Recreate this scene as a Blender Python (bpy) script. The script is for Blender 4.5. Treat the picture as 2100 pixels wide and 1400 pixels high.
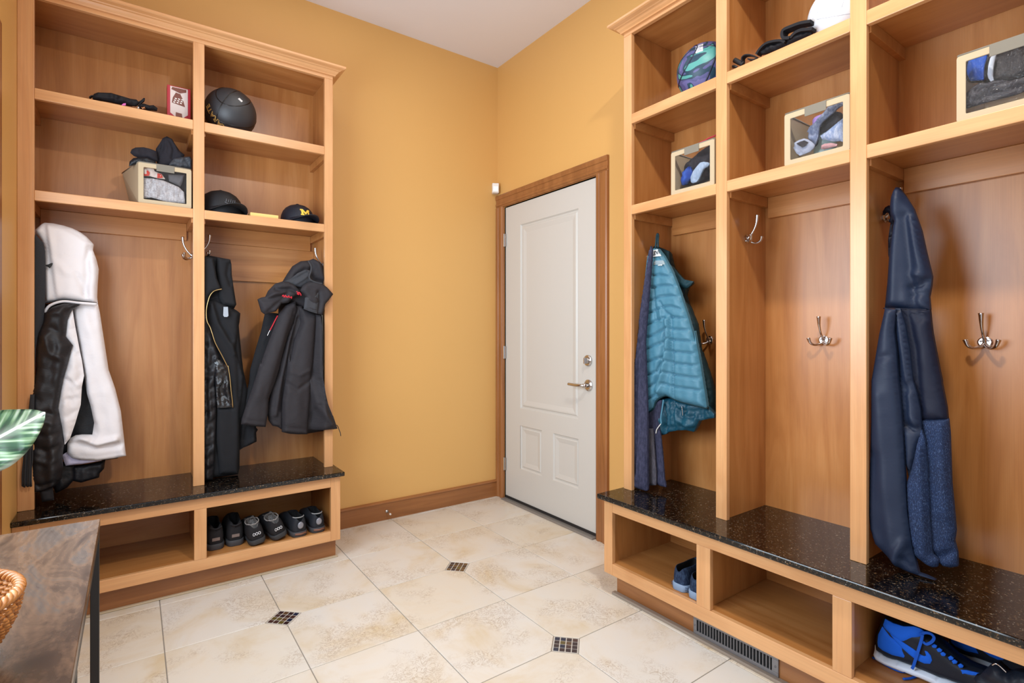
import bpy, bmesh, math, random
import numpy as np
from mathutils import Vector, Matrix, noise
from mathutils.geometry import delaunay_2d_cdt
random.seed(7)
S = bpy.context.scene
for o in list(bpy.data.objects): bpy.data.objects.remove(o)
COL = S.collection
# ------------------------------------------------------------------ camera
F = 1084.84; PY0 = 683.86; YAW = 0.9493
CAM = Vector((-2.1248, -3.1437, 1.1571))
FW = Vector((math.cos(YAW), math.sin(YAW), 0)); RT = Vector((math.sin(YAW), -math.cos(YAW), 0))
cd = bpy.data.cameras.new('camera'); cam = bpy.data.objects.new('camera', cd); COL.objects.link(cam)
cam.location = CAM; cam.rotation_euler = (math.pi/2, 0, YAW - math.pi/2)
cd.sensor_width = 36; cd.lens = F/2100*36; cd.shift_y = -(700-PY0)/2100; cd.clip_start = .02
S.camera = cam
# ------------------------------------------------------------------ light
S.view_settings.view_transform = 'Standard'; S.view_settings.look = 'None'
S.view_settings.gamma = 1; S.view_settings.use_curve_mapping = False
S.view_settings.exposure = 0.12
W = bpy.data.worlds.new('world'); S.world = W; W.use_nodes = True
W.node_tree.nodes['Background'].inputs[0].default_value = (.78, .88, 1.0, 1)
W.node_tree.nodes['Background'].inputs[1].default_value = 1.1
def area(name, loc, rot, sx, sy, power, col, shape='RECTANGLE'):
    l = bpy.data.lights.new(name, 'AREA'); l.shape = shape; l.size = sx; l.size_y = sy; l.energy = power; l.color = col
    o = bpy.data.objects.new(name, l); COL.objects.link(o); o.location = loc; o.rotation_euler = rot; return o
area('ceiling_lamp_glow', (-1.28, -2.68, 3.035), (0, 0, 0), .16, .16, 34, (1, .95, .88), 'DISK')
area('wide_ceiling_disk', (-1.28, -1.0, 3.035), (0, 0, 0), .9, .9, 5, (1, .93, .84), 'DISK')  # wide, weak disk light under the ceiling, no fixture built
area('glazed_door_daylight', (-2.56, -1.68, 1.5), (0, math.radians(-90), 0), 1.15, 1.5, 52, (.74, .87, 1))
# ------------------------------------------------------------------ pixel -> plane helpers
def ray(px, py): return FW + RT*((px-1050)/F) + Vector((0, 0, (PY0-py)/F))
class PL:                       # a vertical plane: axis 'x' or 'y' at value c ; (s,z) coordinates, n towards the room
    def __init__(s, ax, c):
        s.ax = ax; s.c = c; s.n = Vector((-1, 0, 0)) if ax == 'x' else Vector((0, -1, 0))
    def sz(s, px, py):
        d = ray(px, py); i = 0 if s.ax == 'x' else 1
        p = CAM + d*((s.c-CAM[i])/d[i]); return (-p.y if s.ax == 'x' else p.x, p.z)
    def w(s, a, z, h=0):
        return Vector((s.c-h, -a, z)) if s.ax == 'x' else Vector((a, s.c-h, z))
def Z(ox, oy, sc, pts): return [(ox+x/sc, oy+y/sc) for x, y in pts]
ZA = lambda *p: Z(40, 440, 4.375, p)
ZB = lambda *p: Z(40, 740, 4.375, p)
ZC = lambda *p: Z(410, 510, 5.6, p)
ZD = lambda *p: Z(410, 720, 5.0, p)
ZE = lambda *p: Z(1290, 640, 5.0, p)
ZF = lambda *p: Z(1770, 380, 3.5, p)
ZG = lambda *p: Z(1770, 780, 3.3333, p)
ZH = lambda *p: Z(1300, 460, 5.385, p)
ZI = lambda *p: Z(1300, 860, 8.235, p)
# ------------------------------------------------------------------ objects
WL = {}
def empty(name, loc, rz=0):
    o = bpy.data.objects.new(name, None); COL.objects.link(o); o.location = loc; o.rotation_euler.z = rz
    o.empty_display_size = .05; WL[o.name] = Vector(loc); return o
def tag(o, label=None, cat=None, group=None, kind=None):
    if label: o['label'] = label
    if cat: o['category'] = cat
    if group: o['group'] = group
    if kind: o['kind'] = kind
    return o
def thing(name, label, cat, loc, group=None): return tag(empty(name, loc), label, cat, group)
def wl(o): return WL.get(o.name, Vector((0, 0, 0))) if o else Vector((0, 0, 0))
def mk(name, vs, fs, mats, parent=None, smooth=True, bevel=0, mi=None, sub=0, local=False, auto=None):
    me = bpy.data.meshes.new(name); off = Vector((0, 0, 0)) if local else wl(parent)
    me.from_pydata([tuple(Vector(v)-off) for v in vs], [], fs)
    if not isinstance(mats, (list, tuple)): mats = [mats]
    for m in mats: me.materials.append(m)
    if mi: me.polygons.foreach_set('material_index', mi)
    me.polygons.foreach_set('use_smooth', [smooth]*len(me.polygons))
    me.update()
    o = bpy.data.objects.new(name, me); COL.objects.link(o)
    if parent: o.parent = parent; WL[o.name] = wl(parent) if not local else Vector((0, 0, 0))
    if bevel:
        b = o.modifiers.new('b', 'BEVEL'); b.width = bevel; b.segments = 2; b.limit_method = 'ANGLE'; b.angle_limit = .7
    if sub:
        b = o.modifiers.new('s', 'SUBSURF'); b.levels = sub; b.render_levels = sub
    return o
def copy_tree(o, parent=None):
    c = o.copy(); COL.objects.link(c)
    if parent: c.parent = parent
    for ch in list(o.children): copy_tree(ch, c)
    return c
class MB:
    def __init__(s): s.v = []; s.f = []; s.mi = []
    def add(s, vs, fs, m=0):
        k = len(s.v); s.v += [Vector(v) for v in vs]; s.f += [tuple(i+k for i in f) for f in fs]; s.mi += [m]*len(fs); return s
    def box(s, a, b, m=0):
        x0, x1 = sorted((a[0], b[0])); y0, y1 = sorted((a[1], b[1])); z0, z1 = sorted((a[2], b[2]))
        v = [(x0,y0,z0),(x1,y0,z0),(x1,y1,z0),(x0,y1,z0),(x0,y0,z1),(x1,y0,z1),(x1,y1,z1),(x0,y1,z1)]
        return s.add(v, [(0,3,2,1),(4,5,6,7),(0,1,5,4),(1,2,6,5),(2,3,7,6),(3,0,4,7)], m)
    def tube(s, pts, r, n=8, m=0, cap=True, flat=None):
        pts = [Vector(p) for p in pts]; N = len(pts)
        rs = r if isinstance(r, (list, tuple)) else [r]*N
        up = None; rings = []
        for i, p in enumerate(pts):
            t = (pts[min(i+1, N-1)]-pts[max(i-1, 0)]).normalized()
            if up is None:
                up = Vector((0, 0, 1)) if abs(t.z) < .9 else Vector((1, 0, 0))
            u = (up - t*up.dot(t)).normalized(); w = t.cross(u); up = u
            fl = flat or 1
            rings.append([p+(u*math.cos(a)*fl+w*math.sin(a))*rs[i] for a in [2*math.pi*k/n for k in range(n)]])
        return s.loft(rings, m, cap)
    def loft(s, rings, m=0, cap=True, closed=True):
        n = len(rings[0]); vs = [v for r in rings for v in r]; fs = []
        for i in range(len(rings)-1):
            for k in range(n if closed else n-1):
                a = i*n+k; b = i*n+(k+1) % n; fs.append((a, b, b+n, a+n))
        if cap: fs.append(tuple(range(n))[::-1]); fs.append(tuple(range((len(rings)-1)*n, len(rings)*n)))
        return s.add(vs, fs, m)
    def lathe(s, prof, c=(0,0,0), n=24, m=0, cap=False):
        return s.loft([[Vector((c[0]+r*math.cos(2*math.pi*k/n), c[1]+r*math.sin(2*math.pi*k/n), c[2]+z)) for k in range(n)] for r, z in prof], m, cap)
    def build(s, name, mats, parent=None, **k): return mk(name, s.v, s.f, mats, parent, mi=s.mi, **k)
def cr(pts, n=6, closed=False):          # catmull-rom
    P = [Vector(p) for p in pts]; N = len(P); out = []
    rng = range(N) if closed else range(N-1)
    for i in rng:
        g = (lambda j: P[j % N]) if closed else (lambda j: P[max(0, min(N-1, j))])
        a, b, c, d = g(i-1), g(i), g(i+1), g(i+2)
        for k in range(n):
            t = k/n; out.append(.5*((2*b)+(c-a)*t+(2*a-5*b+4*c-d)*t*t+(3*b-a-3*c+d)*t**3))
    if not closed: out.append(P[-1])
    return out
# ------------------------------------------------------------------ materials
def srgb(r, g, b):
    f = lambda c: (c/255/12.92) if c/255 <= .04045 else ((c/255+.055)/1.055)**2.4
    return (f(r), f(g), f(b), 1)
class NT:
    def __init__(s, name):
        s.m = bpy.data.materials.new(name); s.m.use_nodes = True; s.t = s.m.node_tree; s.b = s.t.nodes['Principled BSDF']
    def n(s, ty, **k):
        x = s.t.nodes.new('ShaderNode'+ty)
        for a, v in k.items():
            if a in x.inputs: x.inputs[a].default_value = v
            else: setattr(x, a, v)
        return x
    def l(s, a, b): s.t.links.new(a, b)
    def ramp(s, src, stops, interp='LINEAR'):
        r = s.n('ValToRGB'); e = r.color_ramp.elements; r.color_ramp.interpolation = interp
        while len(e) < len(stops): e.new(.5)
        for i, (p, c) in enumerate(stops): e[i].position = p; e[i].color = c if len(c) == 4 else (*c, 1)
        s.l(src, r.inputs[0]); return r.outputs[0]
    def mix(s, fac, a, b, mode='MIX'):
        x = s.n('MixRGB'); x.blend_type = mode
        for i, v in enumerate((fac, a, b)):
            if isinstance(v, (int, float)): x.inputs[i].default_value = v
            elif isinstance(v, tuple): x.inputs[i].default_value = v
            else: s.l(v, x.inputs[i])
        return x.outputs[0]
    def bump(s, src, st, dist=.001):
        b = s.n('Bump'); b.inputs['Strength'].default_value = st; b.inputs['Distance'].default_value = dist
        s.l(src, b.inputs['Height']); s.l(b.outputs[0], s.b.inputs['Normal'])
def g1(v): return (v, v, v, 1)
def flat(name, col, rough=.5, metal=0, spec=.5, coat=0):
    t = NT(name); t.b.inputs['Base Color'].default_value = col; t.b.inputs['Roughness'].default_value = rough
    t.b.inputs['Metallic'].default_value = metal; t.b.inputs['Specular IOR Level'].default_value = spec
    t.b.inputs['Coat Weight'].default_value = coat; return t.m
def plaster(name, col, rough=.6, bs=.25):
    t = NT(name); c = t.n('TexCoord'); n = t.n('TexNoise', Scale=420.0, Detail=3.0); t.l(c.outputs['Object'], n.inputs[0])
    n2 = t.n('TexNoise', Scale=1.3, Detail=3.0); t.l(c.outputs['Object'], n2.inputs[0])
    d = tuple(x*.95 for x in col[:3])+(1,)
    t.l(t.mix(n2.outputs[0], d, col), t.b.inputs['Base Color']); t.b.inputs['Roughness'].default_value = rough
    t.bump(n.outputs[0], bs, .0006); return t.m
def wood(name, lo, mid, hi, axis='z', rough=.33, streak=1.0):
    t = NT(name); c = t.n('TexCoord'); mp = t.n('Mapping')
    sc = {'x': (.9, 9, 9), 'y': (9, .9, 9), 'z': (9, 9, .9)}[axis]; mp.inputs['Scale'].default_value = sc
    oi = t.n('ObjectInfo'); ad = t.n('VectorMath', operation='ADD'); ml = t.n('VectorMath', operation='SCALE'); ml.inputs['Scale'].default_value = 7.0
    cx = t.n('CombineXYZ')
    for i in range(3): t.l(oi.outputs['Random'], cx.inputs[i])
    t.l(cx.outputs[0], ml.inputs[0]); t.l(c.outputs['Object'], ad.inputs[0]); t.l(ml.outputs[0], ad.inputs[1])
    t.l(ad.outputs[0], mp.inputs[0])
    n = t.n('TexNoise', Scale=1.6, Detail=5.0, Roughness=.55, Distortion=1.2); t.l(mp.outputs[0], n.inputs[0])
    mp2 = t.n('Mapping'); mp2.inputs['Scale'].default_value = tuple(40*v if v > 1 else 3.5 for v in sc); t.l(ad.outputs[0], mp2.inputs[0])
    f = t.n('TexNoise', Scale=1.0, Detail=2.0); t.l(mp2.outputs[0], f.inputs[0])
    b = t.n('TexNoise', Scale=2.6, Detail=3.0, Distortion=.6); t.l(ad.outputs[0], b.inputs[0])
    base = t.ramp(n.outputs[0], [(.28, lo), (.5, mid), (.74, hi)])
    fine = t.ramp(f.outputs[0], [(.35, g1(.84)), (.6, g1(1.0))])
    blot = t.ramp(b.outputs[0], [(.3, (.90, .87, .84, 1)), (.6, g1(1.0))])
    o = t.mix(.45*streak, base, fine, 'MULTIPLY'); o = t.mix(.8, o, blot, 'MULTIPLY')
    t.l(o, t.b.inputs['Base Color']); t.b.inputs['Roughness'].default_value = rough
    t.b.inputs['Coat Weight'].default_value = .12; t.b.inputs['Coat Roughness'].default_value = .25
    t.bump(f.outputs[0], .08, .0004); return t.m
def cloth(name, col, rough=.8, scale=900, bs=.4, wr=.0, sheen=.3, col2=None, mixs=60, spec=.3):
    t = NT(name); c = t.n('TexCoord'); n = t.n('TexNoise', Scale=float(scale), Detail=2.0); t.l(c.outputs['Object'], n.inputs[0])
    t.b.inputs['Base Color'].default_value = col; t.b.inputs['Roughness'].default_value = rough
    t.b.inputs['Specular IOR Level'].default_value = spec
    t.b.inputs['Sheen Weight'].default_value = 0; t.b.inputs['Sheen Roughness'].default_value = .5
    if col2:
        n2 = t.n('TexNoise', Scale=float(mixs), Detail=4.0, Roughness=.7); mp = t.n('Mapping'); mp.inputs['Scale'].default_value = (1, 1, .35)
        t.l(c.outputs['Object'], mp.inputs[0]); t.l(mp.outputs[0], n2.inputs[0])
        t.l(t.ramp(n2.outputs[0], [(.42, col), (.62, col2)]), t.b.inputs['Base Color'])
    h = n.outputs[0]
    if wr:
        w1 = t.n('TexNoise', Scale=15.0, Detail=5.0, Roughness=.62, Distortion=.9); mq = t.n('Mapping'); mq.inputs['Scale'].default_value = (1, 1, 1.9); t.l(c.outputs['Object'], mq.inputs[0]); t.l(mq.outputs[0], w1.inputs[0])
        b2 = t.n('Bump'); b2.inputs['Strength'].default_value = wr; b2.inputs['Distance'].default_value = .012
        t.l(w1.outputs[0], b2.inputs['Height'])
        b = t.n('Bump'); b.inputs['Strength'].default_value = bs; b.inputs['Distance'].default_value = .0006
        t.l(h, b.inputs['Height']); t.l(b2.outputs[0], b.inputs['Normal']); t.l(b.outputs[0], t.b.inputs['Normal'])
    else: t.bump(h, bs, .0006)
    return t.m
M = {}
M['yellow'] = plaster('yellow_wall_paint', srgb(220, 172, 102), .5)
M['ceil'] = plaster('ceiling_paint', srgb(228, 224, 226), .8)
WL_ = (srgb(202, 145, 93), srgb(213, 158, 106), srgb(221, 169, 117))
for a in 'xyz': M['wood_'+a] = wood('honey_maple_'+a, *WL_, axis=a)
WP_ = (srgb(170, 109, 55), srgb(185, 124, 67), srgb(197, 138, 81))  # plywood toned darker than the frame: interior shade put into the colour
for a in 'xyz': M['ply_'+a] = wood('shaded_plywood_'+a, *WP_, axis=a)
CS_ = (srgb(138, 88, 48), srgb(154, 100, 56), srgb(168, 113, 66))
for a in 'xyz': M['trim_'+a] = wood('cherry_trim_'+a, *CS_, axis=a, rough=.35)
M['door'] = plaster('door_paint', srgb(204, 202, 196), .38, .1)
M['nickel'] = flat('brushed_nickel', (.55, .53, .52, 1), .22, 1)
M['chrome'] = flat('satin_chrome', (.62, .61, .62, 1), .16, 1)
M['blackmetal'] = flat('black_metal', (.012, .012, .014, 1), .42, 0)
M['plastic'] = flat('white_plastic', srgb(228, 224, 218), .35)
M['rubber'] = flat('black_rubber', (.015, .015, .016, 1), .6)
M['grout'] = plaster('grout', srgb(140, 132, 122), .9)
M['vent'] = flat('grey_vent_enamel', srgb(128, 126, 128), .35, .4)
M['dark'] = flat('dark_duct', (.006, .006, .007, 1), .9)
def granite():
    t = NT('granite'); c = t.n('TexCoord'); v = t.n('TexVoronoi', Scale=330.0); v2 = t.n('TexVoronoi', Scale=150.0); v2.inputs['Randomness'].default_value = 1
    ns = t.n('TexNoise', Scale=90.0, Detail=2.0); t.l(c.outputs['Object'], ns.inputs[0]); wv = t.n('VectorMath', operation='MULTIPLY_ADD'); wv.inputs[1].default_value = (.012, .012, .012)
    t.l(ns.outputs['Color'], wv.inputs[0]); t.l(c.outputs['Object'], wv.inputs[2]); t.l(wv.outputs[0], v.inputs[0]); t.l(wv.outputs[0], v2.inputs[0])
    s1 = t.n('SeparateXYZ'); t.l(v.outputs['Color'], s1.inputs[0]); s2 = t.n('SeparateXYZ'); t.l(v2.outputs['Color'], s2.inputs[0])
    a = t.ramp(s1.outputs[0], [(0, (.005, .005, .005, 1)), (.62, (.010, .008, .007, 1)), (.76, (.040, .024, .012, 1)), (.89, (.10, .06, .028, 1)), (.955, (.17, .15, .12, 1))], 'CONSTANT')
    b = t.ramp(s2.outputs[1], [(0, (.25, .2, .2, 1)), (.55, (.7, .7, .7, 1)), (.8, (1.4, 1.3, 1.2, 1))], 'CONSTANT')
    t.l(t.mix(1.0, a, b, 'MULTIPLY'), t.b.inputs['Base Color']); t.b.inputs['Roughness'].default_value = .09
    return t.m
M['granite'] = granite()
def travertine():
    t = NT('travertine'); c = t.n('TexCoord'); g = t.n('NewGeometry')
    s = t.n('CombineXYZ'); sc = t.n('Math', operation='MULTIPLY'); sc.inputs[1].default_value = 31.0
    t.l(g.outputs['Random Per Island'], sc.inputs[0])
    for i in range(3): t.l(sc.outputs[0], s.inputs[i])
    ad = t.n('VectorMath', operation='ADD'); t.l(c.outputs['Object'], ad.inputs[0]); t.l(s.outputs[0], ad.inputs[1])
    n = t.n('TexNoise', Scale=3.2, Detail=6.0, Roughness=.62, Distortion=.8); t.l(ad.outputs[0], n.inputs[0])
    n3 = t.n('TexNoise', Scale=25.0, Detail=7.0, Roughness=.7, Distortion=2.2); t.l(ad.outputs[0], n3.inputs[0])
    base = t.ramp(n.outputs[0], [(.3, srgb(208, 192, 164)), (.42, srgb(214, 204, 188)), (.52, srgb(218, 212, 202)), (.75, srgb(216, 214, 210))])
    tint = t.ramp(g.outputs['Random Per Island'], [(0, (.98, .94, .86, 1)), (.5, (1, .985, .96, 1)), (1, g1(1))])
    o = t.mix(.9, base, tint, 'MULTIPLY')
    vein = t.ramp(n3.outputs[0], [(.472, g1(0)), (.496, g1(.9)), (.504, g1(.9)), (.528, g1(0))])
    msk = t.n('TexNoise', Scale=5.0, Detail=4.0); t.l(ad.outputs[0], msk.inputs[0])
    mm = t.ramp(msk.outputs[0], [(.48, g1(0)), (.60, g1(.8))]); vm = t.mix(1.0, vein, mm, 'MULTIPLY')
    o = t.mix(vm, o, srgb(150, 122, 92)); t.l(o, t.b.inputs['Base Color'])
    t.b.inputs['Roughness'].default_value = .33; t.bump(vm, -.12, .0006); return t.m
M['tile'] = travertine()
def mosaic():
    t = NT('mosaic_glass'); g = t.n('NewGeometry')
    t.l(t.ramp(g.outputs['Random Per Island'], [(0, srgb(52, 34, 36)), (.32, srgb(70, 44, 38)), (.52, srgb(92, 78, 36)), (.66, srgb(32, 34, 56)), (.80, srgb(92, 66, 44))], 'CONSTANT'), t.b.inputs['Base Color'])
    t.b.inputs['Roughness'].default_value = .12; return t.m
M['mosaic'] = mosaic()

# ------------------------------------------------------------------ room shell
HT = 3.061
YB = -4.9
def struct(name, mb, mats, **k): return tag(mb.build(name, mats, **k), kind='structure')
struct('wall_back', MB().box((-2.498, 0, 0), (0, .12, HT)), M['yellow'], smooth=False)
mb = MB(); yd0, yd1, zd = -.088, -1.000, 2.046
mb.box((0, .12, 0), (.12, yd0+.0, HT)); mb.box((0, yd0, zd), (.12, yd1, HT)); mb.box((0, yd1, 0), (.12, YB, HT))
struct('wall_right', mb, M['yellow'], smooth=False)
mb = MB().box((-2.498, .12, 0), (-2.618, -.755, HT)); mb.box((-2.498, -.755, 2.12), (-2.618, -2.4, HT)); mb.box((-2.498, -.755, 0), (-2.618, -2.4, .9)); mb.box((-2.498, -2.4, 0), (-2.618, -3.35, HT))
struct('wall_left', mb, M['yellow'], smooth=False)
struct('ceiling', MB().box((-2.62, .12, HT), (.12, YB, HT+.1)), M['ceil'], smooth=False)
# floor : bevelled travertine tiles clipped at the mosaic inserts, over a grout bed
mb = MB(); mb.box((-2.62, .12, -.05), (.12, YB, -.0025), 1)
P = .4055; X0 = -.004; Y0 = -.0365; HD = .068
def tile_poly(x0, x1, y0, y1, clips):
    g = .0016; x0 += g; x1 -= g; y0 += g; y1 -= g; pts = []
    for (cx, cy, sx, sy, key) in ((x0, y0, 1, 1, 'a'), (x1, y0, -1, 1, 'b'), (x1, y1, -1, -1, 'c'), (x0, y1, 1, -1, 'd')):
        if key in clips:
            e = HD
            if key in 'ac': pts += [(cx, cy+sy*e), (cx+sx*e, cy)]
            else: pts += [(cx+sx*e, cy), (cx, cy+sy*e)]
        else: pts.append((cx, cy))
    n = len(pts); mx = sum(p[0] for p in pts)/n; my = sum(p[1] for p in pts)/n; b = .0012
    low = [(x, y, -.004) for x, y in pts]; mid = [(x, y, -b) for x, y in pts]
    top = [(x+math.copysign(b, mx-x), y+math.copysign(b, my-y), 0) for x, y in pts]
    fs = [tuple(range(2*n, 3*n))]
    for k in range(n):
        j = (k+1) % n; fs += [(k, j, j+n, k+n), (k+n, j+n, j+2*n, k+2*n)]
    mb.add(low+mid+top, fs, 0)
def has(i, j): return (i % 2 == 0) and (j % 2 == 0) and i >= 2 and j >= 2
for i in range(-1, 7):
    for j in range(-1, 13):
        x1, x0 = X0-i*P, X0-(i+1)*P; y1, y0 = Y0-j*P, Y0-(j+1)*P
        cl = ''
        if has(i, j): cl += 'c'
        if has(i+1, j): cl += 'd'
        if has(i, j+1): cl += 'b'
        if has(i+1, j+1): cl += 'a'
        x0c, x1c, y0c, y1c = max(x0, -2.6), min(x1, .1), max(y0, YB), min(y1, .1)
        if x1c-x0c < .012 or y1c-y0c < .012: continue
        tile_poly(x0c, x1c, y0c, y1c, cl)
for i in (2, 4, 6):
    for j in (2, 4, 6, 8, 10):
        cx, cy = X0-i*P, Y0-j*P; q = .0225; r45 = math.sqrt(.5)
        e = HD-.001; mb.add([(cx-e, cy, -.0016), (cx, cy-e, -.0016), (cx+e, cy, -.0016), (cx, cy+e, -.0016)], [(0, 1, 2, 3)], 3)
        for a in range(4):
            for b in range(4):
                u, v = (a-1.5)*q, (b-1.5)*q; h = q*.415
                c = [((u+du)*r45-(v+dv)*r45+cx, (u+du)*r45+(v+dv)*r45+cy) for du, dv in ((-h,-h),(h,-h),(h,h),(-h,h))]
                mb.add([(x, y, -.004) for x, y in c]+[(x, y, -.0003) for x, y in c], [(4,5,6,7),(0,1,5,4),(1,2,6,5),(2,3,7,6),(3,0,4,7)], 2)
struct('floor', mb, [M['tile'], M['grout'], M['mosaic'], plaster('mosaic_grout', srgb(204, 198, 188), .8)], smooth=False)
# baseboard with a bead along its top
def sweep(mb, prof, path, up=Vector((0, 0, 1))):
    pass
mb = MB()
pr = [(0, 0), (-.014, 0), (-.014, .100), (-.018, .101), (-.021, .107), (-.018, .113), (-.012, .1165), (0, .1175)]
mb.loft([[Vector((x, p, z)) for p, z in pr] for x in (-1.28, -.001)])
struct('baseboard_back', mb, M['trim_x'], smooth=False)
# door casing, jamb, threshold
mb = MB()
def casing(mb, y0, y1, z0, z1, horiz, flip=False):
    pr = [(0, 0), (0, .010), (.1, .014), (.14, .019), (.30, .020), (.34, .015), (.62, .015), (.66, .020), (.9, .022), (1, .018), (1, 0)]
    R = []
    for t in (0, 1):
        ring = []
        for u, d in pr:
            if flip: u = 1-u
            if horiz: ring.append(Vector((-d, y0+(y1-y0)*t, z0+(z1-z0)*u)))
            else: ring.append(Vector((-d, y0+(y1-y0)*u, z0+(z1-z0)*t)))
        R.append(ring)
    mb.loft(R)
casing(mb, -.0845, -.002, 0, 2.05, False); casing(mb, -1.0, -1.0945, 0, 2.05, False)
casing(mb, -1.0945, -.002, 2.05, 2.1375, True)
mb.box((-.001, yd0, 0), (.11, yd0+.012, zd)); mb.box((-.001, yd1, 0), (.11, yd1-.012, zd)); mb.box((-.001, yd0, zd), (.11, yd1, zd+.012))
struct('trim_1', mb, M['trim_z'], smooth=False, bevel=.0015)
struct('trim_2', MB().box((-.035, yd0-.004, 0), (.10, yd1+.004, .010)), flat('threshold_grey', srgb(150, 146, 142), .4, .5), smooth=False, bevel=.003)
# door
D = empty('door_1', (.022, -.544, .02)); tag(D, kind='structure')
yl, yr, zb, zt = -.0925, -.9955, .022, 2.040; xf = .006
def nested(mb, y0, y1, z0, z1):
    pr = [(0, 0), (.007, .008), (.016, .008), (.022, .003), (.050, .0085), (.056, .0085)] if (y0-y1) < .3 else [(0, 0), (.007, .009), (.016, .009), (.024, .003), (.032, .003), (.058, .009), (.064, .009)]
    rings = [[Vector((xf+d, y, z)) for y, z in ((y0-o, z0+o), (y1+o, z0+o), (y1+o, z1-o), (y0-o, z1-o))] for o, d in pr]
    mb.loft(rings, cap=False); k = len(mb.v)-4; mb.f.append((k, k+1, k+2, k+3)); mb.mi.append(0)
pan = [(-.265, -.840, .652, 1.895), (-.268, -.496, .243, .537), (-.608, -.848, .243, .537)]
ys = [yl, -.265, -.496, -.608, -.840, yr]
mb = MB()
def q(y0, y1, z0, z1): mb.add([(xf, y0, z0), (xf, y1, z0), (xf, y1, z1), (xf, y0, z1)], [(0, 3, 2, 1)])
q(yl, -.265, zb, zt); q(-.840, yr, zb, zt)
q(-.265, -.840, zb, .243); q(-.265, -.840, .537, .652); q(-.265, -.840, 1.895, zt); q(-.496, -.608, .243, .537)
mb.box((xf+.0002, yl, zb), (xf+.04, -.25, zt)); mb.box((xf+.012, yl, zb), (xf+.04, yr, zt)); mb.box((xf+.0002, -.856, zb), (xf+.04, yr, zt))
for y0, y1, z0, z1 in pan: nested(mb, y0, y1, z0, z1)
mb.build('door_leaf', M['door'], D, smooth=False)
MB().box((xf-.004, yl-.001, .010), (xf+.03, yr+.001, .026)).build('door_sweep', M['rubber'], D, smooth=False)
for z in (1.812, 1.026, .244):
    mb = MB(); mb.tube([(-.006, -.0885, z-.045), (-.006, -.0885, z+.045)], .006, 10); mb.box((-.003, -.0885, z-.043), (.004, -.105, z+.043)); mb.box((-.003, -.0885, z-.043), (.002, -.072, z+.043))
    for k in (-.02, 0.0, .02): mb.tube([(-.006, -.0885, z+k-.0008), (-.006, -.0885, z+k+.0008)], .0066, 10)
    mb.build('hinge', M['nickel'], D, smooth=False)
def ycyl(mb, c, r, x0, x1, n=24, m=0): mb.tube([(x0, c[0], c[1]), (x1, c[0], c[1])], r, n, m)
mb = MB(); c = (-.925, 1.002)
mb.tube([(xf, c[0], c[1]), (xf-.010, c[0], c[1]), (xf-.014, c[0], c[1])], [.032, .032, .027], 28)
db = mb.build('deadbolt', M['nickel'], D, smooth=False, bevel=.001); mb = MB()
mb.tube([(xf-.0141, c[0], c[1]), (xf-.026, c[0], c[1])], [.0185, .017], 20)
mb.box((xf-.038, c[0]-.0035, c[1]-.017), (xf-.024, c[0]+.0035, c[1]+.017))
mb.build('thumb_turn', M['nickel'], db, smooth=False, bevel=.001)
mb = MB(); c = (-.928, .860)
mb.tube([(xf, c[0], c[1]), (xf-.008, c[0], c[1]), (xf-.014, c[0], c[1])], [.033, .033, .024], 28)
rose = mb.build('door_handle', M['nickel'], D, smooth=False); mb = MB()
mb.tube([(xf-.0141, c[0], c[1]), (xf-.045, c[0], c[1])], .0115, 16)
mb.tube(cr([(xf-.042, c[0]-.004, c[1]), (xf-.052, c[0]+.02, c[1]), (xf-.054, c[0]+.06, c[1]), (xf-.054, c[0]+.115, c[1]+.002)]), .0088, 12)
mb.build('lever', M['nickel'], rose, smooth=True)
# casing of an opening in the left wall, its edge just inside the frame
mb = MB()
for a in (0,):
    mb.box((-2.498, -.665, 0), (-2.488, -.755, 2.215)); mb.box((-2.498, -.7551, 2.12), (-2.488, -2.49, 2.215)); mb.box((-2.498, -2.4, 0), (-2.488, -2.49, 2.1199))
struct('trim_3', mb, M['trim_z'], smooth=False, bevel=.003)
# grey shoe strip along the toe kick of the right-hand bench
struct('trim_4', MB().box((-.3735, -1.49, 0), (-.396, -3.2, .012)), flat('greige_strip', srgb(150, 136, 122), .5), smooth=False, bevel=.003)
struct('trim_5', MB().box((-1.262, -.3725, 0), (-2.498, -.388, .008)), flat('beige_strip', srgb(186, 168, 140), .5), smooth=False, bevel=.003)
# door stop
t = thing('door_stop', 'small brass spring door stop screwed into the wooden baseboard', 'door stop', (-.842, -.014, .052))
MB().tube([(-.842, -.0145, .052), (-.842, -.019, .052)], .010, 16).build('flange', M['nickel'], t)
MB().tube([(-.842, -.018, .052), (-.842, -.068, .050)], .0035, 10).build('rod', M['nickel'], t)
MB().tube([(-.842, -.064, .050), (-.842, -.075, .0495)], [.006, .0055], 12).build('tip', M['plastic'], t)
# motion sensor in the corner above the door
t = thing('motion_sensor', 'small white motion sensor box mounted in the wall corner above the door', 'sensor', (-.03, -.03, 2.15))
mb = MB()
def rot45(pts, c, a): 
    ca, sa = math.cos(a), math.sin(a); return [Vector((c[0]+x*ca-y*sa, c[1]+x*sa+y*ca, z)) for x, y, z in pts]
bx = MB().box((-.024, -.018, 2.150), (.024, .03, 2.219)); mb.add(rot45(bx.v, (-.039, -.030), -.85+.35), bx.f)
mb.build('housing', M['plastic'], t, smooth=False, bevel=.005)
bx = MB().box((-.019, -.0215, 2.158), (.019, -.016, 2.196)); mb = MB(); mb.add(rot45(bx.v, (-.039, -.030), -.5), bx.f)
mb.build('lens', flat('milky_lens', srgb(236, 234, 232), .25), t, smooth=False, bevel=.002)
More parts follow.
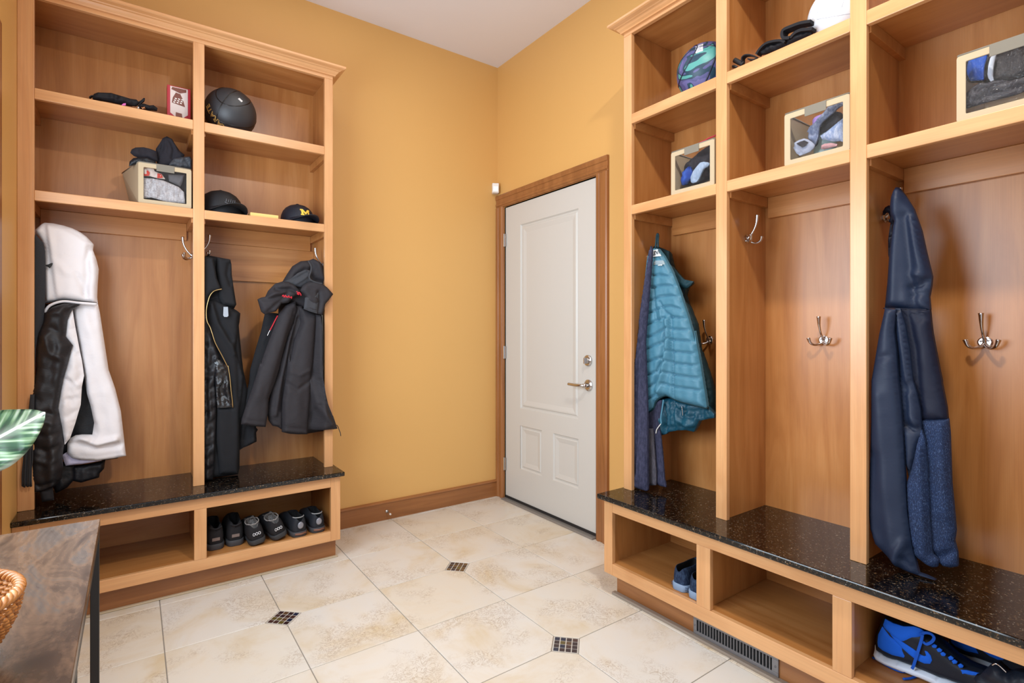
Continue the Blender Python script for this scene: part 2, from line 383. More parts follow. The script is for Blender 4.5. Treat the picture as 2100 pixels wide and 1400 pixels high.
# recessed ceiling can, out of view above the lockers
t = thing('ceiling_light', 'round recessed ceiling lamp', 'ceiling light', (-1.28, -2.68, HT-.01))
MB().lathe([(.085, 0), (.10, 0), (.105, .009), (.085, .009)], (-1.28, -2.68, HT-.0095), 32).build('trim_ring', M['plastic'], t)

# ------------------------------------------------------------------ lockers
ZG0, ZG1 = .431, .4525
class MP:
    def __init__(s, side): s.side = side
    def __call__(s, u, v, z): return (u, -v, z) if s.side == 'L' else (-v, -u, z)
def locker(side, U, label, nail2=None):
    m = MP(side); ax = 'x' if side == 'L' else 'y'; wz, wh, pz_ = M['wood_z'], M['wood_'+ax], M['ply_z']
    T = thing('coat_locker', label, 'locker', m((U[0]+U[-1])/2, .16, ZG1))
    def bx(name, a, b, mat, bev=.0018): return MB().box(m(*a), m(*b)).build(name, mat, T, smooth=False, bevel=bev)
    n = len(U)//2; VF, VB, ft = .3085, .010, .02
    zt = 2.553
    for k in range(n):
        a, b = U[2*k], U[2*k+1]; bx('stile', (a, VF-ft, ZG1), (b, VF, 2.503), wz)
        c = (a+b)/2; lo, hi = c-.0095, c+.0095
        if k == 0: lo, hi = (a+.001, b-.0145) if side == 'R' else (a+.001, a+.020)
        if k == n-1: lo, hi = (a+.0205, b-.001)
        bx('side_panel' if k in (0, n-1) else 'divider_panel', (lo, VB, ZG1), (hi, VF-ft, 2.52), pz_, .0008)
        U[2*k:2*k+2] = [a, b]
    pan = []
    for k in range(n):
        a, b = U[2*k], U[2*k+1]; c = (a+b)/2; lo, hi = c-.0095, c+.0095
        if k == 0: lo, hi = (a+.001, b-.0145) if side == 'R' else (a+.001, a+.020)
        if k == n-1: lo, hi = (a+.0205, b-.001)
        pan.append((lo, hi))
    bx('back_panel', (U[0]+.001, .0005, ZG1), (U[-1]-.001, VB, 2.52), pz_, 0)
    bx('top_rail', (U[0], VF-ft, 2.503), (U[-1], VF, zt-.001), wh)
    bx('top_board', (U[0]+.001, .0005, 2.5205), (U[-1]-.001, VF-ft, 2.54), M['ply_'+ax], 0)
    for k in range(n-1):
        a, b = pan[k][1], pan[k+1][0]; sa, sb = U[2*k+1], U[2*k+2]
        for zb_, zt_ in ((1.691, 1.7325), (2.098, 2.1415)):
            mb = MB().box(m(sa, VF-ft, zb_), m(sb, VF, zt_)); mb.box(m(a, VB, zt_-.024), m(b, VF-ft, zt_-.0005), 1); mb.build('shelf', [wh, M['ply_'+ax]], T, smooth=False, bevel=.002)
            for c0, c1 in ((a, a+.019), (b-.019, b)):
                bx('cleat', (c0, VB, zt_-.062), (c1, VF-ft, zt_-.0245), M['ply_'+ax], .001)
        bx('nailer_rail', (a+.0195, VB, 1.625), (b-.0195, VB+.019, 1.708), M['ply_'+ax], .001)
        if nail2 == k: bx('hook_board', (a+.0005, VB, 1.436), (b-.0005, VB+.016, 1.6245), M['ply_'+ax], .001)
    # crown moulding with mitred return
    pr = [(0, 2.520), (.010, 2.520), (.012, 2.526), (.018, 2.532), (.024, 2.540), (.030, 2.5425), (.033, 2.546), (.048, 2.551), (.053, 2.555), (.053, 2.564), (.050, 2.5665), (0, 2.5665)]
    if side == 'L': path = lambda o: [(-2.497, -VF-o), (U[-1]+o, -VF-o), (U[-1]+o, -.0005)]
    else: path = lambda o: [(-.0005, -U[0]+o), (-VF-o, -U[0]+o), (-VF-o, -U[-1])]
    rings = [[Vector((*path(o)[i], z)) for o, z in pr] for i in range(3)]
    MB().loft(rings).build('crown_molding', wh, T, smooth=False)
    MB().box(m(U[0]+.002, .001, 2.5535), m(U[-1]-.002, VF-.001, 2.566)).build('top_cap', wh, T, smooth=False)
    return T, pan
UL = [-2.4975, -2.4466, -1.9002, -1.8547, -1.3061, -1.2629]
UR = [1.4813, 1.5274, 1.9497, 1.9954, 2.4162, 2.4621, 2.8829, 2.9290]
TL, PANL = locker('L', list(UL), 'two-bay maple coat locker with four cubbies against the yellow wall left of the door', 1)
TR, PANR = locker('R', list(UR), 'taller-looking three-bay maple coat locker right of the white door')
def bench(side, U, ends, label):
    m = MP(side); ax = 'x' if side == 'L' else 'y'; wz, wh, pz_ = M['wood_z'], M['wood_'+ax], M['ply_z']
    T = thing('shoe_bench', label, 'bench', m((U[0]+U[-1])/2, .21, 0))
    def bx(name, a, b, mat, bev=.0018): return MB().box(m(*a), m(*b)).build(name, mat, T, smooth=False, bevel=bev)
    V = .427; z0, z1, z2, z3 = .1032, .153, .377, ZG0-.0005; n = len(U)//2
    for k in range(n): bx('stile', (U[2*k], V-.02, z0 if k in (0, n-1) else z1), (U[2*k+1], V, z3 if k in (0, n-1) else z2), wz)
    bx('top_rail', (U[1], V-.02, z2), (U[-2], V, z3), wh); bx('bottom_rail', (U[1], V-.02, z0), (U[-2], V, z1), wh)
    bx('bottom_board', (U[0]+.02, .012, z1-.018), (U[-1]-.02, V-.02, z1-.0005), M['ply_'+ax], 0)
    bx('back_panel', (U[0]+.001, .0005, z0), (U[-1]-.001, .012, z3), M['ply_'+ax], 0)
    for k in range(n):
        a, b = U[2*k], U[2*k+1]; c = (a+b)/2
        lo, hi = (a+.0005, b-.012) if k == 0 else ((a+.012, b-.0005) if k == n-1 else (c-.0125, c+.0125))
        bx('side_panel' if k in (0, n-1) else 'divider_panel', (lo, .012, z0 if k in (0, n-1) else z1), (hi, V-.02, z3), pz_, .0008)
    bx('toe_kick', (ends[0], .3545, 0), (ends[1], .3735, z0), M['trim_'+ax], .001)  # on the right, the darker trim wood stands in for shade under the bench
    e = ends[1]-.019 if side == 'L' else ends[0]
    bx('toe_kick_end', (e, .02, 0), (e+.019, .354, z0-.0005), M['trim_y'] if side == 'L' else M['trim_x'], 0)
    return T
bench('L', [-2.4975, -2.447, -1.9055, -1.8573, -1.3084, -1.2611], (-2.4975, -1.2693), 'low maple shoe bench with two open cubbies under the left coat locker')
bench('R', [1.4746, 1.5228, 1.9467, 2.0041, 2.4157, 2.4684, 2.8829, 2.9310], (1.5014, 2.92), 'low maple shoe bench with three open cubbies under the right coat locker')
def slab(side, u0, u1, v, label):
    m = MP(side); mb = MB().box(m(u0, .0005, ZG0), m(u1, v, ZG1)); o = mb.build('granite_benchtop', M['granite'], None, smooth=False, bevel=.004)
    tag(o, label, 'benchtop')
slab('L', -2.4975, -1.2465, .4545, 'dark speckled granite slab on top of the left shoe bench')
slab('R', 1.4645, 2.940, .4625, 'dark speckled granite slab on top of the right shoe bench')
# floor vent
T = thing('vent_register', 'grey metal vent register set in the toe kick under the right bench', 'vent', (-.376, -2.065, .002))
y0, y1, zz0, zz1 = -1.901, -2.229, .0125, .0785
mb = MB(); X = -.3745
mb.box((X, y0, zz0), (X-.006, y1, zz0+.013)); mb.box((X, y0, zz1-.010), (X-.006, y1, zz1)); mb.box((X, y0, zz0+.0131), (X-.006, y0-.014, zz1-.0101)); mb.box((X, y1+.022, zz0+.0131), (X-.006, y1, zz1-.0101))
mb.build('frame', M['vent'], T, smooth=False, bevel=.001)
N = 24
for k in range(N):
    y = y0-.014-(k+.85)*((y0-.014)-(y1+.022))/(N+.5)
    MB().box((X, y+.0016, zz0+.0131), (X-.0055, y-.0016, zz1-.0101)).build('bar', M['vent'], T, smooth=False)
MB().box((X+.0003, y0-.013, zz0+.012), (X-.0008, y1+.021, zz1-.009)).build('backing', M['dark'], T, smooth=False)
for y in (y0-.006, y1+.010): MB().tube([(X-.006, y, .045), (X-.0075, y, .045)], .003, 10).build('screw', M['vent'], T)
# ------------------------------------------------------------------ coat hooks (built facing -x, plate on plane x=0)
def make_hook():
    T = empty('coat_hook', (0, 0, 0)); WL[T.name] = Vector((0, 0, 0)); ch = M['chrome']
    mb = MB(); mb.tube([(0, 0, 0), (-.003, 0, 0), (-.005, 0, 0)], [.0165, .0165, .013], 24)
    for v in mb.v: v.y *= 1.12
    bpl = mb.build('backplate', ch, T, smooth=False)
    pts = cr([(-.004, 0, 0), (-.014, 0, .010), (-.030, 0, .032), (-.040, 0, .058), (-.043, 0, .088)], 6)
    n = len(pts); MB().tube(pts, [.0058-.0022*math.sin(math.pi*min(1, i/n*1.1))+.0018*(i/n)**4 for i in range(n)], 12).build('upper_prong', ch, T)
    for s in (-1, 1):
        pts = cr([(-.004, 0, -.004), (-.014, s*.008, -.014), (-.026, s*.022, -.018), (-.036, s*.033, -.010), (-.039, s*.039, .008)], 6); n = len(pts)
        MB().tube(pts, [.0058-.0016*math.sin(math.pi*min(1, i/n*1.1))+.0012*(i/n)**4 for i in range(n)], 12).build('lower_prong', ch, T)
    for y, z in ((-.008, .005), (.009, .003)): MB().tube([(-.005, y, z), (-.0065, y, z)], [.0035, .0028], 12).build('screw', M['nickel'], bpl)
    return T
hooks = [
 ((-.0105, -1.724, 1.130), 0, 'silver triple coat hook on the back panel beside the teal jacket'),
 ((-.0105, -2.209, 1.133), 0, 'silver triple coat hook on the back panel of the empty middle bay'),
 ((-.0105, -2.672, 1.131), 0, 'silver triple coat hook on the back panel right of the navy jacket'),
 ((-.150, -(PANR[1][1]+.0005), 1.532), 90, 'silver coat hook high on the side panel of the empty middle bay'),
 ((-.135, -(PANR[2][1]+.0005), 1.535), 90, 'silver coat hook on the side panel holding the navy jacket'),
 ((-.170, -(PANR[0][1]+.0005), 1.510), 90, 'silver coat hook on the side panel behind the teal jacket'),
 ((PANL[1][0]-.0005, -.135, 1.537), 0, 'silver coat hook on the divider side of the bay with the white jacket'),
 ((PANL[1][1]+.0005, -.22, 1.545), 180, 'silver coat hook tip rising above the black wool coat'),
 ((PANL[2][0]-.0005, -.215, 1.530), 0, 'silver coat hook holding the hooded black jacket'),
]
H0 = make_hook()
for i, (loc, rz, lab) in enumerate(hooks):
    h = H0 if i == 0 else copy_tree(H0)
    h.location = loc; h.rotation_euler.z = math.radians(rz if rz != 90 else 90)
    tag(h, lab, 'coat hook', 'triple coat hooks in the lockers')
# ------------------------------------------------------------------ cloth builder
def seg_dist(P, A, B):
    d = B-A; L = (d*d).sum(1)+1e-12
    t = np.clip(((P[:, None]-A[None])*d[None]).sum(2)/L[None], 0, 1)
    Q = A[None]+t[..., None]*d[None]; return np.sqrt(((P[:, None]-Q)**2).sum(2)).min(1)
def inside(P, poly):
    x, y = P[:, 0], P[:, 1]; r = np.zeros(len(P), bool); n = len(poly)
    for i in range(n):
        x1, y1 = poly[i]; x2, y2 = poly[(i+1) % n]
        if y1 == y2: continue
        r ^= ((y1 > y) != (y2 > y)) & (x < (x2-x1)*(y-y1)/(y2-y1)+x1)
    return r
def puff(name, poly, pl, mat, parent, tf=.02, tb=.012, edge=.03, cr_=(), wr=(.0025, 14), res=.0075, rnd=0, px=True, lean=None, step=.4):
    """a stuffed cloth panel: outline on a vertical plane, own thickness, creases (line, width, height)"""
    Q = [pl.sz(*p) for p in poly] if px else list(poly)
    if rnd:
        Q = [(v.x, v.y) for v in cr([(a, b, 0) for a, b in Q], rnd, True)]
    Q = [(a, .4575 if .40 < z < .4575 else z) for a, z in Q]
    # resample
    R = []
    for i in range(len(Q)):
        a, b = Q[i], Q[(i+1) % len(Q)]; L = math.dist(a, b); k = max(1, int(L/res))
        for j in range(k): R.append((a[0]+(b[0]-a[0])*j/k, a[1]+(b[1]-a[1])*j/k))
    R = np.array(R); nb = len(R); R2 = np.roll(R, -1, 0)
    mn, mx = R.min(0), R.max(0); xs = np.arange(mn[0], mx[0], res); zs = np.arange(mn[1], mx[1], res*.87)
    G = np.array([(x+(res/2 if k % 2 else 0), z) for k, z in enumerate(zs) for x in xs])
    G = G[inside(G, R)]; dG = seg_dist(G, R, R2) if len(G) else np.zeros(0); G = G[dG > .55*res]
    V = np.vstack([R, G])
    out = delaunay_2d_cdt([Vector(v) for v in V], [(i, (i+1) % nb) for i in range(nb)], [], 1, 1e-7)
    V = np.array([(v.x, v.y) for v in out[0]]); T = [tuple(t) for t in out[2]]
    C = np.array([V[list(t)].mean(0) for t in T]); ok = inside(C, R); T = [t for t, k in zip(T, ok) if k]
    d = seg_dist(V, R, R2); bnd = d < 1e-6
    if edge > .025: edge *= .6
    q = np.clip(d/edge, 0, 1); prof = np.sqrt(np.clip(1-(1-q)**2, 0, 1)); st = step if tf < .06 else 0
    H = (st+(1-st)*prof)*tf
    for c in cr_:
        line, w, a = c[:3]
        if res > .007 and len(cr_) < 14: w = max(w, .0095)
        L = np.array([pl.sz(*p) for p in line] if px else line)
        dd = seg_dist(V, L[:-1], L[1:]); H = H+a*np.exp(-(dd/w)**2)*np.minimum(1, q*2)
    off = random.random()*50
    nz = np.array([1.3*noise.noise((x*wr[1]*1.4+off, z*wr[1]*.22, off+3))+.6*noise.noise((x*wr[1]+off, z*wr[1]*.6, off))+.5*noise.noise((x*wr[1]*2.3+off, z*wr[1]*1.6, off+9)) for x, z in V])
    H = H+wr[0]*1.5*nz*prof
    H = np.maximum(H, -tb*prof*.8+.0002)
    ln = (lambda a, z: 0) if lean is None else lean
    vs = [pl.w(x, z, h+ln(x, z)) for (x, z), h in zip(V, H)]; n = len(vs)
    bi = {}
    for i in range(n):
        bi[i] = len(vs); vs.append(pl.w(V[i][0], V[i][1], -tb*prof[i]-.0004+ln(V[i][0], V[i][1])))
    fs = []
    for t in T:
        a, b, c = t; cr2 = (V[b][0]-V[a][0])*(V[c][1]-V[a][1])-(V[b][1]-V[a][1])*(V[c][0]-V[a][0])
        if cr2 < 0: a, b, c = a, c, b
        fs.append((a, b, c)); fs.append((bi[a], bi[c], bi[b]))
    order = [int(np.argmin(((V-R[i])**2).sum(1))) for i in range(nb)]; k0 = len(vs)   # rim wall with its own vertices
    area_ = sum(R[i][0]*R2[i][1]-R2[i][0]*R[i][1] for i in range(nb))
    for i in order: vs.append(vs[i].copy()); vs.append(vs[bi[i]].copy())
    for i in range(nb):
        j = (i+1) % nb
        if order[i] == order[j]: continue
        f = (k0+2*i, k0+2*i+1, k0+2*j+1, k0+2*j); fs.append(f if area_ > 0 else f[::-1])
    return mk(name, vs, fs, mat, parent)
def line3(pl, pts, h=.0, n=5, lean=None):
    q = [pl.sz(*p) for p in pts]; return cr([pl.w(a, z, h+(lean(a, z) if lean else 0)) for a, z in q], n)
def cord(name, pl, pts, r, mat, parent, h=.0, n=5, lean=None, flat_=None):
    return MB().tube(line3(pl, pts, h, n, lean), r, 8, flat=flat_).build(name, mat, parent)
def P_(ax, c): return PL(ax, c)
def base_of(pl, poly):
    q = [pl.sz(*p) for p in poly]; a = sum(x for x, _ in q)/len(q); return pl.w(a, min(z for _, z in q))
K = {}
K['white'] = cloth('white_nylon', srgb(226, 222, 224), .62, 1400, .15, .16, .1)
K['black_ny'] = cloth('black_nylon', (.011, .011, .014, 1), .50, 1400, .15, .2, .15, spec=.4)
K['black_wool'] = cloth('black_wool', (.012, .012, .014, 1), .9, 700, .6, .12, .5)
K['black_soft'] = cloth('charcoal_softshell', (.024, .021, .024, 1), .75, 1500, .3, .25, .35)
K['fleece'] = cloth('grey_fleece_lining', (.045, .046, .052, 1), .95, 600, .8, .1, .6)
K['leather'] = cloth('black_leather', (.012, .012, .014, 1), .24, 300, .3, .6, 0, spec=.6)
K['scarf'] = cloth('charcoal_knit', (.032, .034, .040, 1), .95, 450, .9, .1, .5)
K['gold'] = flat('gold_zip', (.55, .40, .18, 1), .3, 1)
K['red'] = flat('red_thread', srgb(190, 22, 40), .6)
K['teal'] = cloth('teal_lining', srgb(70, 122, 144), .48, 1600, .12, .14, .1, spec=.4)
K['teal_d'] = cloth('dark_teal_shell', srgb(20, 74, 94), .45, 1600, .12, .3, .1, spec=.4)
K['teal_b'] = cloth('bottle_green_shell', srgb(20, 52, 60), .6, 1600, .12, .3, .1)
K['navy_h'] = cloth('heather_navy', srgb(44, 46, 66), .9, 900, .5, .1, .4, col2=srgb(62, 62, 84), mixs=120)
K['grey_h'] = cloth('heather_grey', srgb(70, 68, 76), .9, 900, .5, .1, .4, col2=srgb(88, 84, 92), mixs=120)
K['navy'] = cloth('navy_nylon', srgb(23, 35, 58), .55, 1500, .15, .10, .2, spec=.4)
K['navy_d'] = cloth('dark_navy_nylon', srgb(16, 22, 42), .6, 1500, .15, .10, .2)
def denim():
    t = NT('slub_denim'); c = t.n('TexCoord'); mp = t.n('Mapping'); mp.inputs['Scale'].default_value = (1, 1, .35); t.l(c.outputs['Object'], mp.inputs[0])
    n = t.n('TexNoise', Scale=520.0, Detail=3.0, Roughness=.7); t.l(mp.outputs[0], n.inputs[0])
    n2 = t.n('TexNoise', Scale=9.0, Detail=2.0); t.l(c.outputs['Object'], n2.inputs[0])
    base = t.ramp(n.outputs[0], [(.42, srgb(12, 28, 60)), (.58, srgb(24, 50, 90)), (.72, srgb(104, 124, 158))])
    t.l(t.mix(.5, base, t.ramp(n2.outputs[0], [(.3, g1(.55)), (.65, g1(1))]), 'MULTIPLY'), t.b.inputs['Base Color'])
    t.b.inputs['Roughness'].default_value = .85; t.bump(n.outputs[0], .4, .0006); return t.m
K['denim'] = denim()

# ---- white and black hooded jacket, left bay
pb = P_('y', -.16); pm = P_('y', -.21); pf = P_('y', -.27); pff = P_('y', -.305)
T = thing('hooded_jacket', 'white and black hooded winter jacket with puffy black sleeve hanging in the left bay', 'jacket', (-2.38, -.24, .50))
hood = ZA((135,172),(150,140),(180,115),(205,92),(232,80),(310,86),(400,105),(480,130),(550,165),(605,205),(668,272),(660,320),(690,400),(712,490),(702,640),(698,740),(704,800),(560,782),(400,768),(300,785),(232,800),(225,600),(228,420),(222,290),(205,240),(170,195))
puff('hood', hood, pm, K['white'], T, .055, .035, .05, [(ZA((238,90),(255,250),(285,450),(325,750)), .008, -.014), (ZA((265,100),(300,400),(345,740)), .012, .008), (ZA((640,300),(612,420),(618,560),(600,720)), .010, -.016), (ZA((520,540),(570,640),(605,735)), .010, -.01), (ZA((350,440),(440,540),(520,545)), .014, .006), (ZA((240,88),(420,125),(560,205),(640,262)), .010, -.008)], (.004, 12))
body = ZA((232,802),(400,790),(560,790),(704,800),(720,880),(750,1080),(800,1400))+ZB((860,250),(910,450),(950,800),(880,870),(560,915),(420,900),(300,800),(180,600),(160,200))+ZA((165,1100),(210,1000))
puff('body', body, pb, K['black_ny'], T, .02, .03, .04)
puff('white_sleeve', ZA((540,805),(704,800),(722,880),(752,1080),(800,1390))+ZB((860,250),(910,450),(950,800),(957,845),(840,868),(700,886),(560,880),(470,862),(430,815),(432,740),(456,690),(505,664),(560,658),(655,658),(672,550),(640,400),(606,290),(584,130))+ZA((555,1300),(510,1050),(476,850)), pm, K['white'], T, .040, .02, .035,
     [(ZB((560,670),(700,735),(860,690)), .012, .02), (ZB((470,720),(700,760),(900,740)), .012, -.012), (ZB((440,838),(700,845),(950,812)), .0025, -.004), (ZA((600,900),(700,1300))+ZB((800,420),(860,700)), .02, .008), (ZB((672,560),(690,640),(650,700)), .01, -.012)], (.004, 14))
puff('white_front', ZA((476,850),(500,1000),(548,1250))+ZB((560,-10),(580,130),(560,230),(550,390),(500,560),(455,690),(408,748),(384,600),(350,420),(372,270),(405,120))+ZA((425,1370),(445,1290),(480,1172),(416,1090),(430,950)), pf, K['white'], T, .02, .012, .03,
     [(ZB((380,130),(480,200),(570,130)), .006, -.006), (ZB((420,120),(500,180),(560,230)), .006, .006), (ZB((360,380),(430,340),(540,330)), .006, -.005), (ZB((380,520),(450,480),(540,440)), .006, -.006), (ZA((470,1180),(520,1260),(560,1300)), .006, -.006)], (.006, 30))
puff('black_sleeve', ZA((236,885),(300,830),(400,800),(470,798),(548,808),(476,852),(430,950),(416,1090),(482,1172),(445,1290),(425,1370))+ZB((405,120),(372,270),(350,420),(384,600),(400,740),(386,860),(392,950),(380,1050),(322,1110),(240,1150),(150,1168),(122,1120),(108,1000),(100,800),(104,500),(120,250))+ZA((158,1400),(160,1200),(178,1060),(210,1000)), pf, K['black_ny'], T, .055, .035, .06,
     [(ZB((150,470),(250,455),(360,480)), .01, -.01), (ZB((170,540),(260,530),(370,560)), .01, .01), (ZB((130,640),(250,660),(380,620)), .012, -.012), (ZB((120,760),(260,790),(390,720)), .012, -.012), (ZB((130,860),(260,900),(380,850)), .01, .01), (ZB((120,1090),(200,1110),(330,1060)), .006, -.012), (ZA((200,1040),(300,1020),(420,1100)), .012, -.01), (ZA((230,1100),(300,1250),(430,1300)), .012, .012), (ZA((250,900),(330,880),(420,900)), .01, .01)], (.009, 18))
puff('cuff', ZB((180,1140),(300,1130),(312,1240),(260,1250),(205,1258)), pf, cloth('rib_cuff', (.022, .022, .026, 1), .9, 500, .9), T, .028, .02, .02)
puff('lining', ZB((384,842),(402,905),(415,937),(560,922),(740,890),(700,878),(540,884),(470,862),(430,812)), pm, cloth('lavender_lining', srgb(196, 190, 214), .5, 1500, .1, .5), T, .012, .01, .015, res=.006)
puff('back_sleeve', ZB((480,935),(600,925),(770,888),(760,960),(722,1000),(715,1040),(640,1060),(555,1085),(482,1070)), pb, K['black_ny'], T, .03, .02, .03, wr=(.006, 25))
puff('hem_lining', ZB((300,930),(400,900),(500,930),(500,1050),(430,1130),(330,1180),(290,1100)), pb, K['black_ny'], T, .03, .02, .03, wr=(.006, 25))
cord('hood_piping', pm, ZA((236,800),(300,787),(400,769),(560,783),(700,797)), .0028, K['black_ny'], T, .052)
cord('collar_piping', pm, ZA((240,882),(290,820),(400,785),(540,797),(700,808)), .0055, K['white'], T, .058)
puff('cord_toggle', ZA((234,452),(262,446),(285,434),(300,436),(290,455),(272,482),(255,468),(236,462)), P_('y', -.268), M['rubber'], T, .006, .004, .006, res=.003)
# ---- charcoal scarf
T = thing('knit_scarf', 'charcoal knitted scarf with fringed end hanging at the far left behind the jacket', 'scarf', (-2.47, -.27, .62))
puff('scarf_cloth', ZA((120,176),(150,182),(215,255),(230,330),(234,500),(230,800),(217,960),(168,1080),(150,1200),(142,1400))+ZB((120,300),(112,420),(96,420),(92,100))+ZA((112,1400),(112,1000),(112,500)), P_('y', -.285), K['scarf'], T, .016, .012, .02, res=.008)
pl = P_('y', -.325)
puff('scarf_end', ZB((98,300),(135,300),(130,700),(118,790),(36,760),(60,640)), pl, K['scarf'], T, .014, .010, .015, res=.008)
for k in range(11):
    x = 38+k*7.6; sh = random.uniform(-10, 10)
    cord('fringe', pl, ZB((x, 740), (x+random.uniform(-4,4), 870), (x-8+random.uniform(-5,5), 1000), (x-12+k*.5+sh*.3, 1125+sh)), .0026, K['scarf'], T, random.uniform(-.004, .008), 3)

# ---- black wool coat with leather front, right-hand bay of the left locker
pb = P_('y', -.19); pm = P_('y', -.235); pf = P_('y', -.262); pz = P_('y', -.272)
T = thing('wool_coat', 'long black wool coat with gold zip and leather front beside the middle stile', 'coat', (-1.78, -.23, .47))
X0_ = 12
puff('coat_body', ZC((X0_,75),(120,85),(200,100),(340,128),(356,180),(360,300),(380,440),(412,640),(385,690),(425,715),(458,742),(448,840),(440,880),(446,960),(470,1200),(490,1380))+ZD((450,240),(482,400),(470,600),(425,790),(408,900),(402,1010),(400,1190),(385,1325),(200,1338),(30,1340),(10,1330),(10,700)), pb, K['black_wool'], T, .045, .05, .06,
     [(ZC((400,780),(440,1300))+ZD((440,300)), .012, .012), (ZD((405,700),(402,1250)), .006, -.012), (ZD((340,500),(370,1300)), .02, .012)])
puff('collar_right', ZC((195,100),(345,126),(357,180),(358,300),(380,440),(412,640),(400,664),(330,655),(260,640),(215,560),(205,400),(185,250)), pm, K['black_wool'], T, .032, .02, .03, [(ZC((330,180),(310,300),(350,420)), .006, -.014), (ZC((240,620),(400,645)), .004, .004)])
puff('collar_left', ZC((X0_,78),(150,110),(172,230),(195,350),(240,462),(200,486),(140,500),(95,560),(70,650),(X0_,700)), pf, K['black_wool'], T, .03, .02, .03, [(ZC((150,130),(165,300),(230,450)), .006, .008)])
puff('lapel', ZC((95,600),(170,600),(300,650),(440,745),(430,850),(430,960),(400,1150),(470,1390))+ZD((440,260),(400,620),(395,1000),(385,1250),(200,1250),(165,900),(175,580),(330,570),(310,400),(280,150))+ZC((310,1340),(250,1230),(170,1080),(110,900),(66,760)), pm, K['black_wool'], T, .03, .01, .04,
     [(ZC((130,640),(190,850),(300,1040),(400,1200)), .012, .016), (ZC((160,620),(230,850),(350,1050)), .008, -.014), (ZD((380,0),(400,500)), .010, -.012)])
puff('quilted_lining', ZC((X0_,700),(70,760),(110,900),(160,1080),(220,1230),(240,1400))+ZD((150,260),(168,500),(160,760),(148,1060),(130,1310),(12,1325),(10,600)), pm, K['black_ny'], T, .034, .01, .03,
     [(ZD((50,180+k*115),(160,110+k*115)), .005, -.008) for k in range(10)], (.007, 40))
puff('leather_facing', ZD((148,60),(205,90),(282,155),(300,280),(312,400),(330,572),(250,578),(176,580),(160,400),(150,250)), pf, K['leather'], T, .018, .008, .02, [(ZD((170,180),(240,230),(200,330)), .008, .008), (ZD((210,380),(250,470),(290,540)), .008, -.008)], (.009, 45))
cord('zip', pz, ZC((245,466),(200,474),(150,492),(110,540),(90,595),(70,680),(66,760),(78,840),(110,900),(140,990),(172,1085),(250,1232),(305,1340))+ZD((282,155),(300,270),(312,400),(322,480),(330,572)), .0024, K['gold'], T, .024, 3)
mb = MB(); q0 = [pz.sz(*p) for p in ZC((266,668),(316,668),(322,770),(308,783),(274,783),(262,766))]
mb.loft([[pz.w(a, z, h) for a, z in q0][::-1] for h in (.010, .016)]); 
for p in ZC((292,690),(292,715),(292,745)): a, z = pz.sz(*p); mb.tube([pz.w(a, z, .016), pz.w(a, z, .0185)], .0045, 10)
mb.build('metal_clasp', M['chrome'], T, smooth=False)

# ---- hooded charcoal softshell jacket on the right panel hook
pb = P_('y', -.20); p1 = P_('y', -.25); p2 = P_('y', -.275); p3 = P_('y', -.30); p4 = P_('y', -.352)
T = thing('hooded_jacket', 'short black hooded softshell jacket with small red stitching on the right hook', 'jacket', (-1.42, -.25, .72))
puff('inner_sleeve', ZC((745,740),(830,735),(905,745),(1020,760),(1000,900))+ZD((760,200),(640,600),(570,775),(590,800),(572,830),(578,920),(500,960),(440,985),(403,1008),(403,900),(410,770),(430,600),(470,430),(500,330))+ZC((575,1390),(640,1150),(700,950)), pb, K['black_wool'], T, .03, .03, .04, [(ZD((470,780),(440,980)), .01, -.012), (ZD((540,800),(530,930)), .01, .01)])
puff('back_panel', ZC((900,600),(1400,600),(1410,900),(1415,1400))+ZD((1280,420),(1320,560),(1360,660),(1404,790),(1100,840),(830,790),(700,700),(800,200)), pb, K['black_soft'], T, .03, .04, .05)
puff('left_sleeve', ZC((905,742),(980,650),(1090,600),(1105,700),(1060,850),(1000,1000),(930,1250),(895,1400))+ZD((820,130),(760,320),(700,480),(690,640),(668,772),(560,765),(420,746),(428,690),(470,560),(560,300),(620,100))+ZC((690,1330),(790,1050)), p2, K['black_soft'], T, .036, .02, .045,
     [(ZD((425,694),(560,712),(672,716)), .003, -.004), (ZC((980,800),(850,1200))+ZD((600,450)), .03, .010), (ZC((1080,700),(960,1100))+ZD((700,480)), .01, -.01)], (.003, 12))
puff('middle_fold', ZC((1085,650),(1180,650),(1180,850),(1080,1060),(1030,1380))+ZD((890,250),(850,480),(838,802),(790,770),(740,760),(705,712),(690,640),(690,600),(730,380),(790,220))+ZC((900,1300),(990,1000),(1050,850)), p1, K['black_soft'], T, .034, .02, .03,
     [(ZC((1070,760),(1000,1060),(960,1320))+ZD((790,420),(760,640)), .010, .014), (ZC((1110,800),(1020,1150))+ZD((850,260),(830,600)), .008, -.014), (ZD((700,690),(780,720),(840,760)), .004, -.004)], (.003, 12))
puff('front_panel', ZC((1130,670),(1190,690),(1335,755),(1318,900),(1305,1100),(1290,1300))+ZD((1135,200),(1118,500),(1092,846),(1000,846),(920,842),(838,824),(836,640),(842,500),(880,250),(905,20))+ZC((1030,1290),(1080,1050),(1150,850)), p2, K['black_soft'], T, .042, .02, .045,
     [(ZD((840,772),(960,780),(1096,790)), .003, -.004), (ZD((890,330),(980,390),(1110,300)), .010, -.008), (ZD((900,200),(1000,240),(1110,190)), .010, .006), (ZC((1240,850),(1180,1300))+ZD((980,300),(960,700)), .035, .010)], (.003, 12))
pr_ = P_('y', -.340)
